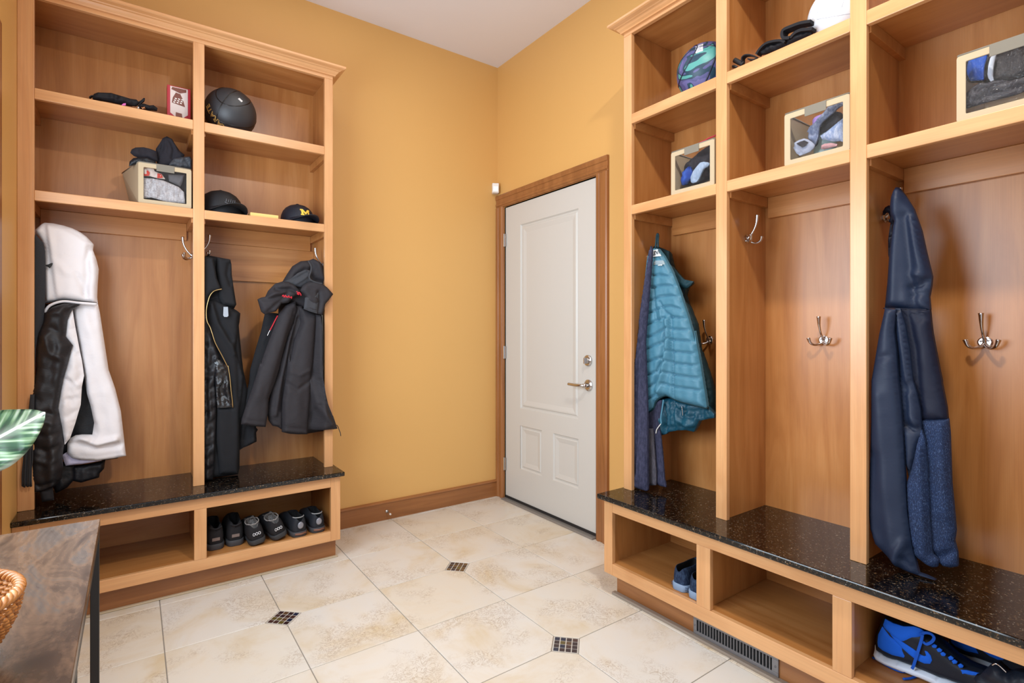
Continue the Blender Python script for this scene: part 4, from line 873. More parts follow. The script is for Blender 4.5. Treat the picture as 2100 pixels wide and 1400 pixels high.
art('printed_shape', [(-1.984,2.190),(-1.966,2.176),(-1.970,2.150),(-1.984,2.152)], rd); art('printed_shape', [(-1.914,2.192),(-1.930,2.178),(-1.926,2.150),(-1.914,2.152)], rd)
art('printed_shape', [(-1.962,2.196),(-1.938,2.194),(-1.934,2.160),(-1.964,2.158)], br, .0072)
# ------------------------------------------------------------------ strap bundles
web = cloth('black_webbing', (.010, .010, .013, 1), .7, 700, .5, 0, 0)
def strap(name, pts, pl, w, h, mat, T, n=5, depth=0):
    """a flat webbing band following pixel points"""
    c = line3(pl, pts, 0, n); L = []; nrm = pl.n
    rings = []
    for i, p in enumerate(c):
        t = (c[min(i+1, len(c)-1)]-c[max(i-1, 0)]).normalized(); s = nrm; u = t.cross(s).normalized()
        rings.append([p+s*a+u*b for a, b in ((-w/2, -h/2), (w/2, -h/2), (w/2, h/2), (-w/2, h/2))])
    return MB().loft(rings).build(name, mat, T, smooth=False)
pl = PL('y', -.245); ZS = lambda *p: Z(170, 150, 4.828, p)
T = thing('strap_bundle', 'bundle of black straps and pouches with a pink tag on the left top shelf', 'straps', (-2.16, -.24, 2.1422))
puff('pouch', ZS((95,245),(110,215),(150,200),(280,205),(380,235),(470,262),(530,270),(560,300),(530,330),(400,318),(250,285),(100,262)), pl, web, T, .03, .03, .02, [(ZS((130,228),(300,250),(450,285)), .004, -.006)], (.006, 40), res=.006)
strap('strap', ZS((66,244),(90,230),(140,232),(220,236)), pl, .02, .004, web, T)
strap('strap', ZS((540,300),(575,280),(608,255),(600,275),(560,310)), pl, .018, .004, web, T)
puff('pouch', ZS((540,320),(600,305),(660,325),(700,322),(738,350),(735,375),(650,368),(560,350)), pl, web, T, .02, .02, .012, (), (.006, 60), res=.005)
puff('pink_tag', ZS((380,318),(400,300),(425,298),(424,320),(400,322)), PL('y', -.278), flat('pink_plastic', srgb(226, 110, 190), .4), T, .003, .002, .004, res=.003)
puff('silver_clip', ZS((535,336),(552,330),(560,348),(548,352)), PL('y', -.27), M['chrome'], T, .002, .002, .003, res=.003)
puff('copper_clip', ZS((575,338),(612,332),(620,354),(590,356)), PL('y', -.268), flat('copper', (.5, .26, .14, 1), .35, 1), T, .003, .002, .004, res=.003)
pl = PL('x', -.25); ZT = lambda *p: Z(1480, 0, 7.5, p)
T = thing('strap_bundle', 'black webbing straps with handle loop lying beside the white volleyball', 'straps', (-.25, -2.12, 2.1422))
strap('handle_loop', ZT((1080,600),(975,600),(975,490),(1120,420),(1250,375),(1400,350)), pl, .035, .010, web, T)
strap('strap', ZT((1080,600),(1160,520),(1250,480),(1330,470),(1420,460)), pl, .03, .010, web, T)
strap('strap', ZT((560,850),(620,760),(700,690),(800,655),(930,640),(1000,665)), pl, .03, .008, web, T)
puff('pouch', ZT((570,860),(650,780),(720,720),(860,690),(960,640),(1100,590),(1240,520),(1400,500),(1400,540),(1100,680),(800,800)), PL('x', -.235), web, T, .022, .022, .012, (), (.004, 50), res=.006)
strap('strap', ZT((330,960),(330,900),(370,860),(440,852),(510,870),(560,900),(500,930),(420,915)), pl, .022, .004, web, T)
MB().tube(line3(pl, ZT((330,985),(270,960),(200,925))), [.009]*11, 12).build('grip', M['rubber'], T)
puff('buckle', ZT((150,1010),(210,1000),(250,1020),(220,1050),(170,1045)), pl, M['rubber'], T, .006, .006, .004, res=.004)
# ------------------------------------------------------------------ fabric bins
def clear_plastic():
    m = bpy.data.materials.new('clear_vinyl'); m.use_nodes = True; t = m.node_tree; t.nodes.clear()
    o = t.nodes.new('ShaderNodeOutputMaterial'); tr = t.nodes.new('ShaderNodeBsdfTransparent'); gl = t.nodes.new('ShaderNodeBsdfGlossy'); mx = t.nodes.new('ShaderNodeMixShader')
    gl.inputs['Roughness'].default_value = .12; mx.inputs[0].default_value = .012; tr.inputs[0].default_value = (.93, .93, .94, 1)
    n = t.nodes.new('ShaderNodeTexNoise'); n.inputs['Scale'].default_value = 22; b = t.nodes.new('ShaderNodeBump'); b.inputs['Distance'].default_value = .01; b.inputs['Strength'].default_value = .5
    t.links.new(n.outputs[0], b.inputs['Height']); t.links.new(b.outputs[0], gl.inputs['Normal'])
    t.links.new(tr.outputs[0], mx.inputs[1]); t.links.new(gl.outputs[0], mx.inputs[2]); t.links.new(mx.outputs[0], o.inputs[0]); return m
M['clear'] = clear_plastic()
K['bin'] = cloth('beige_canvas', srgb(188, 170, 140), .85, 900, .4); K['binedge'] = cloth('taupe_binding', srgb(126, 120, 108), .8, 900, .4)
def storage_bin(side, u0, w, label, flare=0):
    m = MP(side); z0, z1 = 1.7332, 1.915; vF, vB = .290, .035; T = thing('storage_bin', label, 'bin', m(u0+w/2, .16, z0))
    b = .020; t_ = .004
    def fr(u, z, v): return Vector(m(u, v, z))
    def ring(ins, v, r=.008):
        q = []
        for cu, cz, a0 in ((u0+ins+r, z0+ins+r, 180), (u0+w-ins-r, z0+ins+r, 270), (u0+w-ins-r, z1-ins-r, 0), (u0+ins+r, z1-ins-r, 90)):
            for a in (0, 30, 60, 90): q.append(fr(cu+r*math.cos(math.radians(a0+a)), cz+r*math.sin(math.radians(a0+a)), v))
        return q
    mb = MB(); mb.loft([ring(0, vF-t_), ring(0, vF-.001), ring(.001, vF), ring(b-.001, vF, .003), ring(b, vF-.001, .003), ring(b, vF-t_, .003)], 0, False); n_ = 16; k = len(mb.v)
    for i in range(n_): mb.f.append((i, k-n_+i, k-n_+(i+1) % n_, (i+1) % n_)); mb.mi.append(0)
    mb.build('front_frame', K['bin'], T, smooth=False)
    mb = MB().loft([ring(b-.004, vF-.0028, .003), ring(b-.004, vF-.0022, .003)]); mb.build('clear_window', M['clear'], T, smooth=False)
    f = flare; mb = MB()
    def wall(a, b_, c, d, n):
        q = [Vector(m(*p)) for p in (a, b_, c, d)]; n = Vector(m(*n))*.0022; mb.add(q+[x+n for x in q], [(0,1,2,3),(7,6,5,4),(0,4,5,1),(1,5,6,2),(2,6,7,3),(3,7,4,0)])
    e = vF-t_-.0004
    wall((u0+.001, e, z0), (u0-f*.35, vB, z0), (u0-f, vB, z1), (u0+.001, e, z1), (1, 0, 0))
    wall((u0+w-.003, e, z0), (u0+w-.003, vB, z0), (u0+w-.003, vB, z1), (u0+w-.003, e, z1), (1, 0, 0))
    wall((u0-f*.35, vB, z0), (u0+w-.003, vB, z0), (u0+w-.003, vB, z1), (u0-f, vB, z1), (0, -1, 0))
    wall((u0+.001, e, z0), (u0+w-.001, e, z0), (u0+w-.001, vB, z0), (u0-f*.35, vB, z0), (0, 0, 1))
    mb.build('canvas_body', K['bin'], T, smooth=False)
    rim = [m(u0+.004, vF-.002, z1+.001), m(u0+w-.004, vF-.002, z1+.001), m(u0+w-.001, vB, z1+.001), m(u0-f, vB, z1+.001), m(u0+.004, vF-.002, z1+.001)]
    MB().tube(rim, .0032, 8).build('rim_binding', K['binedge'], T)
    um = u0+w*.50; MB().box(m(um-.034, vF+.0005, z1-.030), m(um+.034, vF+.003, z1+.002)).build('pull_tab', K['binedge'], T, smooth=False, bevel=.001)
    return T
storage_bin('L', -2.107, .202, 'beige bin with clear front stuffed with gloves on the left locker shelf', .06)
storage_bin('R', 1.727, .204, 'small beige clear-front bin with blue mitten in the first right-hand bay')
storage_bin('R', 2.2025, .206, 'beige clear-front bin with grey hat below the volleyball')
storage_bin('R', 2.674, .206, 'beige clear-front bin with dark clothing and blue band at the right edge')
def item(name, label, cat, group, poly, pl, mat, tf, tb, edge=.012, crs=(), wr=(.004, 45), res=.006):
    o = puff(name, poly, pl, mat, None, tf, tb, edge, crs, wr, res=res); tag(o, label, cat, group); return o
Z1 = lambda *p: Z(1360, 260, 9.333, p); Z2 = lambda *p: Z(1590, 170, 7.777, p); Z3 = lambda *p: Z(1960, 60, 7.37, p)
kb = cloth('bright_blue_knit', srgb(36, 66, 150), .9, 500, .8, .1, .2, srgb(60, 100, 190), 90); kl = cloth('pale_blue_fleece', srgb(150, 172, 196), .95, 500, .8, .1, .2, srgb(176, 192, 210), 90)
kd = cloth('dark_knit', (.022, .020, .026, 1), .9, 500, .8, .3, 0); kbr = cloth('brown_black_cloth', (.040, .034, .034, 1), .8, 900, .4, .3, 0); kg = cloth('grey_blue_knit', srgb(112, 124, 152), .95, 400, .9, .1, .2, srgb(160, 168, 188), 160)
a1, a2, a3 = PL('x', -.262), PL('x', -.235), PL('x', -.19)
item('dark_scarf', 'dark knitted scarf filling the back of the bin with the blue mitten', 'scarf', None, Z1((450,830),(470,720),(560,640),(760,470),(930,360),(940,980),(700,1070),(560,1100),(420,1130),(400,1000)), a3, kd, .03, .04, .03, [(Z1((560,700),(700,600),(900,560)), .008, -.012)])
item('mitten', 'bright blue knitted mitten inside the first right-hand bin', 'mitten', None, Z1((470,800),(500,770),(545,765),(585,850),(560,960),(540,1010),(490,1050),(450,1100),(390,1125),(362,1050),(380,990),(395,950),(385,890),(420,850)), a2, kb, .022, .015, .015)
item('mitten', 'pale blue fleece mitten inside the first right-hand bin', 'mitten', None, Z1((545,1060),(538,970),(590,850),(650,770),(720,690),(790,672),(870,682),(908,715),(870,760),(790,805),(740,900),(700,1000),(650,1058),(580,1082)), a1, kl, .014, .012, .015, [(Z1((760,710),(810,750)), .003, -.006), (Z1((580,1000),(650,1020)), .003, -.006)])
tag(cord('red_cord', PL('x', -.2), Z1((690,305),(800,260),(880,215),(960,185),(1010,160)), .003, flat('red_cord', srgb(180, 40, 60), .7), None), 'thin red cord lying over the rim of the first right-hand bin', 'cord')
item('dark_hoodie', 'brown black folded cloth in the bin with the grey hat', 'clothing', None, Z2((700,700),(800,600),(960,460),(1060,480),(1110,550),(1110,640),(900,780),(760,860),(740,1000),(640,1060),(660,900)), a3, kbr, .03, .03, .03, [(Z2((820,700),(1000,560)), .006, -.01)])
item('knit_scarf', 'grey blue knitted scarf band crossing the bin with the grey hat', 'scarf', None, Z2((555,710),(640,640),(740,530),(820,430),(870,345),(980,310),(1105,288),(1105,350),(1010,400),(920,490),(760,620),(712,700),(700,860),(650,990),(560,930),(535,880),(545,800),(520,785)), a2, kg, .016, .014, .015, [(Z2((530,800),(690,800)), .003, -.006), (Z2((620,680),(760,540),(900,420)), .006, .006)])
T_ = item('knit_hat', 'pale grey knitted hat with dark square patch inside the bin', 'hat', None, Z2((312,960),(390,915),(470,890),(530,905),(600,950),(636,990),(620,1045),(560,1100),(470,1140),(400,1163),(345,1125),(296,1040),(315,1010)), a1, cloth('pale_grey_knit', srgb(166, 172, 188), .95, 420, .9, .1, .2), .013, .013, .015, [(Z2((310,1020),(400,1080),(440,1150)), .003, -.008)])
puff('hat_patch', Z2((336,966),(400,935),(465,915),(528,950),(480,990),(432,1030),(380,1000)), PL('x', -.2775), kbr, T_, .0016, .001, .003, res=.003)
item('beanie', 'light blue knitted cap at the right side of the bin with the grey hat', 'hat', None, Z2((732,850),(860,760),(980,660),(1105,560),(1108,950),(1040,930),(960,940),(860,930),(820,915),(760,905)), a2, cloth('light_blue_knit', srgb(138, 156, 190), .95, 420, .9, .1, .2, srgb(190, 198, 214), 100), .016, .012, .015, [(Z2((760,880),(1100,620)), .004, -.008)])
item('pink_sock', 'pinkish sock at the bottom of the bin with the grey hat', 'sock', None, Z2((738,1055),(745,1000),(790,975),(900,960),(1000,980),(990,1010),(880,1035),(780,1060)), a1, cloth('pink_knit', srgb(196, 150, 150), .9, 500, .6, .1, .2), .012, .012, .01)
T = thing('plastic_tub', 'round lavender plastic tub behind the pull tab of the middle bin', 'tub', (-.175, -2.285, 1.736))
MB().lathe([(.0, 0), (.030, 0), (.034, .004), (.036, .13), (.036, .135), (.033, .135), (.031, .006), (0, .006)], (-.175, -2.285, 1.737), 28).build('tub_wall', flat('pale_aqua', srgb(176, 206, 206), .3), T)
MB().lathe([(0, .170), (.036, .170), (.0385, .166), (.0385, .140), (.036, .1355)], (-.175, -2.285, 1.737), 28).build('tub_lid', flat('lavender_plastic', srgb(170, 140, 214), .3), T)
item('dark_jacket', 'dark brown folded jacket filling the right-edge bin', 'clothing', None, Z3((130,500),(480,345),(800,260),(1180,150),(1180,700),(700,860),(400,800),(200,800),(135,740)), a3, kbr, .035, .04, .03, [(Z3((500,450),(470,620),(500,780)), .006, -.01)])
item('headband', 'bright blue knitted headband inside the right-edge bin', 'headband', None, Z3((205,485),(330,420),(478,352),(478,420),(440,540),(428,640),(428,768),(320,778),(225,782),(188,700),(178,640),(185,560)), a2, cloth('royal_knit', srgb(38, 92, 196), .9, 600, .6), .016, .014, .02)
item('white_band', 'narrow white band beside the blue headband in the right-edge bin', 'band', None, Z3((558,398),(618,388),(590,500),(572,600),(565,700),(582,775),(535,795),(500,745),(488,690),(500,560),(528,450)), a2, cloth('white_rib', srgb(206, 212, 220), .9, 600, .6), .014, .012, .01)
item('glove', 'dark padded glove at the bottom of the right-edge bin', 'glove', None, Z3((140,1000),(200,940),(280,870),(360,820),(480,820),(560,790),(700,770),(820,790),(1150,700),(1150,900),(900,1000),(500,1100),(200,1190),(140,1210)), a1, cloth('dark_glove_shell', (.030, .026, .030, 1), .45, 900, .3, .6, 0), .014, .014, .02, [(Z3((270,900),(400,850),(480,870)), .004, .006), (Z3((280,960),(480,880)), .004, -.008), (Z3((480,880),(600,820),(700,800)), .004, .006), (Z3((500,930),(650,850),(800,810)), .004, -.008), (Z3((300,1080),(600,980),(1000,880)), .006, -.008)])
b1, b2, b3 = PL('y', -.262), PL('y', -.235), PL('y', -.15)
knl = cloth('pale_cable_knit', srgb(170, 164, 162), .95, 300, 1, .2, .2, srgb(206, 202, 200), 120)
item('knit_hat', 'pale grey cable-knit hat seen through the front of the left bin', 'hat', None, ZS((586,1040),(690,1045),(800,1065),(870,1095),(950,1130),(1000,1180),(1012,1290),(900,1285),(850,1278),(760,1255),(680,1232),(590,1236)), b1, knl, .013, .014, .015,
     [(ZS((590,1065+k*26),(700,1080+k*26),(820,1110+k*24),(990,1190+k*14)), .0022, -.007) for k in range(6)]+[(ZS((700,1050),(650,1190),(660,1230)), .003, -.008), (ZS((820,1110),(740,1250)), .003, -.006)], (.003, 60), .005)
item('striped_sock', 'red and white striped sock above the pale hat in the left bin', 'sock', None, ZS((590,948),(640,940),(700,950),(712,975),(780,1000),(815,1050),(740,1042),(660,1020),(592,1020)), b1, cloth('cream_knit', srgb(218, 200, 186), .9, 500, .6), .010, .012, .01)
for nme, pts in (('red_stripe', ((597,985),(640,960),(664,985),(655,1015),(600,1018))), ('red_stripe', ((738,990),(778,1000),(792,1035),(735,1040)))):
    puff(nme, ZS(*pts), PL('y', -.2725), flat('red_knit', srgb(200, 60, 44), .9), bpy.data.objects['striped_sock'], .0015, .001, .003, res=.003)
item('grey_sock', 'dark grey sock at the right of the pale hat in the left bin', 'sock', None, ZS((845,1005),(1005,1010),(985,1080),(965,1125),(900,1095),(850,1070)), b2, cloth('mid_grey_knit', srgb(104, 100, 100), .9, 500, .6), .014, .012, .01)
item('dark_scarf', 'dark cloth at the back of the left bin', 'clothing', None, ZS((590,945),(1030,995),(1030,1290),(600,1240)), PL('y', -.20), kbr, .02, .03, .02)
zz = PL('y', -.22); zy = PL('y', -.19)
item('glove', 'flat black glove lying on top of the left bin pile', 'glove', None, ZS((470,790),(482,760),(520,741),(600,738),(660,752),(730,778),(740,870),(700,880),(640,850),(560,842),(505,820)), zz, kd, .022, .02, .015, [(ZS((500,770),(600,760),(700,800)), .003, -.005)])
item('glove', 'puffy black glove hanging over the left rim of the left bin', 'glove', None, ZS((455,925),(462,880),(500,845),(560,835),(640,838),(720,880),(725,930),(600,915),(520,905)), PL('y', -.245), cloth('shiny_glove', (.012, .014, .018, 1), .35, 900, .3, .6, 0), .022, .03, .02, [(ZS((520,850),(540,900)), .003, -.006), (ZS((600,845),(630,900)), .003, -.006)])
item('beanie', 'black pointed beanie standing up out of the left bin', 'hat', None, ZS((722,755),(760,700),(790,650),(830,632),(880,658),(925,730),(960,780),(1005,815),(990,870),(900,900),(860,940),(740,930),(725,850)), zy, kd, .03, .03, .03, [(ZS((800,660),(780,760),(740,860)), .006, -.012), (ZS((860,680),(900,780),(880,860)), .006, -.010)])
item('glove', 'dark grey padded glove at the right of the left bin pile', 'glove', None, ZS((840,935),(860,890),(905,850),(980,835),(1060,830),(1082,865),(1075,950),(1000,945),(950,955),(900,925)), PL('y', -.235), cloth('grey_glove', (.05, .055, .065, 1), .5, 900, .3, .6, 0), .024, .03, .015, [(ZS((900,880),(980,900),(1060,860)), .003, -.008), (ZS((1000,850),(1040,900),(1050,940)), .003, -.006)])
# ------------------------------------------------------------------ shoes
def shoe(name, label, pos, yaw, L, W_, Hc, zs, mats, group=None, tilt=0, extra=None, instep=1.05):
    T = thing(name, label, 'shoe', pos, group); R = Matrix.Rotation(yaw, 3, 'Z') @ Matrix.Rotation(tilt, 3, 'X')
    w = lambda x, y, z: Vector(pos)+R @ Vector((x, y, z))
    ts = [0, .015, .05, .10, .18, .27, .36, .43, .50, .60, .70, .80, .88, .94, .98, 1]
    hw = [.40, .60, .76, .84, .86, .84, .82, .83, .87, .96, 1.0, .97, .88, .70, .46, .22]
    ht = [.86, .96, 1.0, 1.0, .97, .95, .97, instep, instep*.98, .88, .76, .66, .58, .52, .45, .34]
    op = [0, .55, 1, 1, 1, 1, 1, .8, 0, 0, 0, 0, 0, 0, 0, 0]
    rings = []
    for t, a, h, o in zip(ts, hw, ht, op):
        a *= W_/2; h *= Hc; x = t*L; z0 = zs*.6
        L_ = [(-a*.97, z0), (-a, z0+.3*h), (-a*.95, z0+.62*h), (-a*.80, z0+.88*h), (-a*.66, z0+.99*h), (-a*.58, z0+1.0*h)]
        I_ = [(-a*.50, z0+(.97*h)*o+(1.03*h)*(1-o)), (-a*.50, z0+(.35*h)*o+(1.05*h)*(1-o)), (-a*.2, z0+(.16*h)*o+(1.09*h)*(1-o))]
        if o == 0: I_ = [(-a*.46, z0+1.03*h), (-a*.32, z0+1.06*h), (-a*.12, z0+1.08*h)]
        half = L_+I_; ring = half+[(-y, z) for y, z in reversed(half)]
        rings.append([w(x, y, z) for y, z in ring])
    mb = MB().loft(rings); n_ = 18
    for fi in range(len(mb.f)):
        i, k = divmod(fi, n_)
        if i < 15 and 5 <= k <= 11 and max(op[i], op[min(15, i+1)]) > .5: mb.mi[fi] = 1
    mb.build('upper', mats[:2], T, sub=1)
    so = []
    for z, g in ((0, .94), (.002, 1.02), (zs*.5, 1.05), (zs-.001, 1.06), (zs, 1.0)):
        ring = []
        for sgn in (-1, 1):
            seq = list(zip(ts, hw)) if sgn == -1 else list(zip(ts, hw))[::-1]
            for t, a in seq: ring.append(w((t-.5)*L*(1+.03*g)+.5*L, sgn*a*W_/2*g, z+max(0, t-.8)**2*.25))
        so.append(ring)
    MB().loft(so).build('sole', mats[2], T)
    if extra: extra(w, T, L, W_, Hc, zs)
    return T
suede = cloth('black_suede', (.016, .015, .017, 1), .85, 600, .6, .15, 0); lin = cloth('dark_lining', (.01, .01, .011, 1), .95, 600, .6); sol = flat('dark_grey_sole', (.045, .045, .05, 1), .6)
fuzz = cloth('grey_fleece_inner', srgb(110, 104, 100), .98, 260, 1, .4, 0, srgb(170, 164, 160), 300); mesh_ = cloth('black_mesh', (.018, .020, .026, 1), .7, 500, .8, .2, 0)
def heel_patch(c, sz):
    def f(w, T, L, W_, Hc, zs):
        mk('heel_label', [w(x, y, z) for x in (-.0035, -.001) for y, z in ((-sz, zs+.016), (sz, zs+.016), (sz, zs+.030), (-sz, zs+.030))], [(0,3,2,1),(4,5,6,7),(0,1,5,4),(1,2,6,5),(2,3,7,6),(3,0,4,7)], c, T, smooth=False)
        MB().tube([w(-.002, -W_*.28, Hc*.80+zs), w(-.006, -W_*.12, Hc*.74+zs), w(-.008, 0, Hc*.72+zs), w(-.006, W_*.12, Hc*.74+zs), w(-.002, W_*.28, Hc*.80+zs)], .004, 8).build('collar_band', suede, T)
    return f
def logo3(w, T, L, W_, Hc, zs):
    c = flat('white_rubber_logo', srgb(214, 214, 218), .5); mb = MB()
    for k in (-1, 0, 1):
        mb.tube([w(-.0055, k*.012+.0048*math.cos(a), zs+Hc*.36+.0062*math.sin(a)) for a in np.linspace(0, 2*math.pi, 14)], .0013, 6)
    mb.build('oval_logo', c, T)
    for k in range(26):
        a = k/26*2*math.pi; x = L*(.235+.205*math.cos(a)); y = W_*.36*math.sin(a)
    MB().tube([w(L*(.24+.20*math.cos(a)), W_*.335*math.sin(a), zs*.6+Hc*(1.0+.015*math.sin(9*a))) for a in np.linspace(0, 2*math.pi, 40)], .0028, 7).build('fleece_edge', fuzz, T)
def oval(w, T, L, W_, Hc, zs):
    c = flat('reflective_grey', srgb(138, 138, 146), .35, .3)
    mb = MB(); N = 16; rr = []
    for d, s in ((-.0010, 1), (-.0065, 1), (-.0075, .7)): rr.append([w(d-.0005+.10*(s*.014*math.cos(a))**2, s*.014*math.cos(a), zs+Hc*.42+s*.017*math.sin(a)) for a in np.linspace(0, 2*math.pi, N, endpoint=False)])
    mb.loft(rr).build('heel_reflector', c, T)
    MB().tube([w(.0-.003, -W_*.30, zs*.7), w(-.0075, 0, zs*.6), w(-.003, W_*.30, zs*.7)], .005, 8).build('heel_tread', flat('copper_rubber', srgb(120, 80, 64), .6), T)
    MB().tube([w(L*(.13-.10*math.cos(a)), W_*.30*math.sin(a), zs*.6+Hc*(1.0)) for a in np.linspace(-1.5, 1.5, 11)], .0026, 8).build('collar_trim', flat('grey_trim', srgb(150, 150, 150), .6), T)
ZB0 = .1533; tag_c = flat('leather_tag', srgb(120, 104, 98), .6)
up = math.pi/2
SH = [('shoe', 'black suede shoe with grey heel label, nearest the middle stile', (-1.812, -.345), up+.02, .27, .085, .100, .026, (suede, lin, sol), 0, heel_patch(tag_c, .016)),
 ('shoe', 'black suede shoe with brown heel label, second from the middle stile', (-1.730, -.345), up-.03, .27, .085, .100, .026, (suede, lin, sol), 0, heel_patch(tag_c, .016)),
 ('slipper', 'black fleece-lined slipper tilted upright with oval logos, third in the row', (-1.641, -.405), up+.04, .26, .085, .082, .022, (suede, fuzz, flat('slipper_sole', (.03, .03, .032, 1), .7)), -.18, logo3),
 ('slipper', 'black fleece-lined slipper leaning left with oval logos, fourth in the row', (-1.540, -.400), up+.12, .26, .085, .082, .022, (suede, fuzz, flat('slipper_sole2', (.03, .03, .032, 1), .7)), -.28, logo3),
 ('running_shoe', 'black running shoe with grey heel oval beside the leaning slipper', (-1.452, -.405), up+.08, .27, .088, .078, .024, (mesh_, lin, sol), 0, oval),
 ('running_shoe', 'black running shoe with grey heel oval in the right corner of the cubby', (-1.362, -.400), up+.02, .27, .084, .078, .024, (mesh_, lin, sol), 0, oval)]
for nm, lb, (x, y), yw, L, w_, hc, zs, mt, tl, ex in SH:
    shoe(nm, lb, (x, y, ZB0+(abs(tl)*.045)), yw, L, w_, hc, zs, mt, 'black shoes in the left bench cubby', tl, ex)
cv = cloth('dark_denim_canvas', srgb(26, 38, 62), .95, 500, .8, .2, 0, srgb(52, 70, 96), 150); ws = flat('blue_grey_sole', srgb(128, 150, 178), .6)
def stripes(w, T, L, W_, Hc, zs):
    for z in (.012, .020): MB().tube([w(L*.03-.0135*math.cos(a)*1.0+.004, W_*.47*math.sin(a), z) for a in np.linspace(-1.5, 1.5, 15)], .0012, 6).build('sole_stripe', flat('sole_line', srgb(60, 78, 108), .6), T)
shoe('slip_on_shoe', 'worn navy slip-on shoe with pale sole, left one in the right bench', (-.392, -1.842, ZB0), .06, .27, .082, .075, .026, (cv, lin, ws), 'navy slip-on pair', 0, stripes, .95)
shoe('slip_on_shoe', 'worn navy slip-on shoe with pale sole, half hidden by the stile', (-.400, -1.921, ZB0), .02, .27, .082, .075, .026, (cv, lin, ws), 'navy slip-on pair', 0, stripes, .95)
# blue high-top sneaker seen from its side
ZK = lambda *p: Z(1780, 1230, 6.5625, p)
blue = cloth('royal_suede', srgb(20, 96, 214), .8, 900, .4, .1, 0); nv = cloth('black_leather_upper', srgb(22, 28, 40), .5, 900, .3, .1, 0); wsole = flat('white_sole', srgb(216, 226, 240), .5); lace = cloth('blue_lace', srgb(22, 84, 190), .8, 900, .4)
def hightop(label, x, dx, dy, lace_on=True, sub=True):
    pl = PL('x', x); sh = lambda pts: [(a+dx, b+dy) for a, b in pts]
    q = pl.sz(*sh(ZK((130, 700)))[0]); T = thing('high_top_sneaker', label, 'shoe', (x, -q[0]-.12, ZB0), 'blue high-top pair')
    puff('upper', sh(ZK((130,600),(136,480),(170,370),(205,290),(232,222),(290,262),(380,300),(600,340),(790,395),(900,462),(1000,550),(1100,640),(1240,760),(1400,850),(1560,905),(1750,1000),(1860,1120),(1870,1240),(1700,1260),(1340,1112),(1000,1000),(640,850),(300,740),(160,660))), pl, nv, T, .040, .040, .035, [(sh(ZK((240,235),(600,330))), .008, -.02)], (.001, 12))
    puff('sole', sh(ZK((126,575),(170,650),(300,732),(480,785),(620,832),(900,932),(1050,1012),(1340,1115),(1700,1240),(1880,1250),(1890,1330),(1700,1360),(1300,1225),(1040,1120),(930,1066),(760,992),(560,926),(300,822),(170,756),(124,690))), pl, wsole, T, .046, .046, .008, (), (0, 5), res=.006)
    pf_ = PL('x', x-.036)
    for nm, pts in (('heel_counter', ((132,560),(142,460),(198,352),(300,482),(460,602),(472,680),(525,782),(330,735),(200,672),(140,620))), ('collar_panel', ((208,330),(236,250),(340,308),(480,352),(620,352),(700,378),(782,430),(745,482),(600,502),(490,552),(430,552),(320,462),(225,370))),
                    ('toe_overlay', ((1212,962),(1250,932),(1330,940),(1420,960),(1520,985),(1500,1010),(1400,1005),(1300,992),(1232,1002)))):
        puff(nm, sh(ZK(*pts)), pf_, blue, T, .0075, .02, .012, (), (.001, 12), res=.006)
    puff('curved_mark', sh(ZK((300,455),(480,572),(620,662),(720,738),(760,752),(785,745),(775,715),(765,680),(800,690),(848,748),(864,810),(838,856),(760,852),(650,802),(560,732),(470,652),(380,560))), PL('x', x-.040), blue, T, .0035, .006, .005, (), (.0005, 12), res=.004)
    if lace_on:
        for a, b in ((855, 590), (925, 645), (975, 700), (1080, 752), (1130, 802), (1212, 856)):
            puff('lace_tab', sh(ZK((a, b+14),(a+36, b-6),(a+78, b+22),(a+66, b+50),(a+20, b+52))), PL('x', x-.036), blue, T, .006, .01, .004, (), (0, 9), res=.004)
        strap('lace', sh(ZK((735,465),(720,540),(690,640),(650,770),(615,880),(592,925))), PL('x', x-.048), .003, .007, lace, T)
        strap('lace', sh(ZK((700,470),(760,440),(840,450),(890,500),(860,560),(790,592),(740,560))), PL('x', x-.046), .003, .007, lace, T)
    return T
hightop('bright blue and black high-top sneaker with white sole and loose lace', -.245, 0, 0)
hightop('blue and black high-top sneaker mostly hidden behind the nearer one', -.115, 150, -8, False)
fl = [bv for bv in ((60,772),(120,800),(200,850),(300,905),(400,950),(480,968),(560,958),(600,915))]
def floor_pts(pts, z): 
    out = []
    for p in pts: d = ray(*p); out.append(CAM+d*((z-CAM.z)/d.z))
    return out
T0 = bpy.data.objects['high_top_sneaker']
MB().tube(cr(floor_pts(ZK(*fl), ZB0+.0035), 4), .0032, 8).build('trailing_lace', lace, T0)
MB().tube(cr(floor_pts(ZK((475,1062),(560,1055),(640,1030),(740,985)), ZB0+.0035), 4), .0032, 8).build('trailing_lace', lace, T0)
T = thing('running_shoe', 'black shoe at the lower right edge in front of the blue sneaker', 'shoe', (-.36, -2.74, ZB0)); pl = PL('x', -.345)
puff('upper', ZK((1460,1100),(1445,1030),(1470,990),(1530,980),(1600,910),(1680,842),(1740,828),(1800,860),(1890,950),(2000,920),(2200,960),(2400,1100),(2500,1300),(2300,1330),(2000,1230),(1700,1160)), pl, nv, T, .038, .038, .035, [(ZK((1560,1000),(1700,1050),(1850,1100)), .008, -.01)], (.004, 30))
cord('shoe_lace', PL('x', -.375), ZK((1690,852),(1735,832),(1790,862),(1880,948)), .0016, M['chrome'], T, .012)
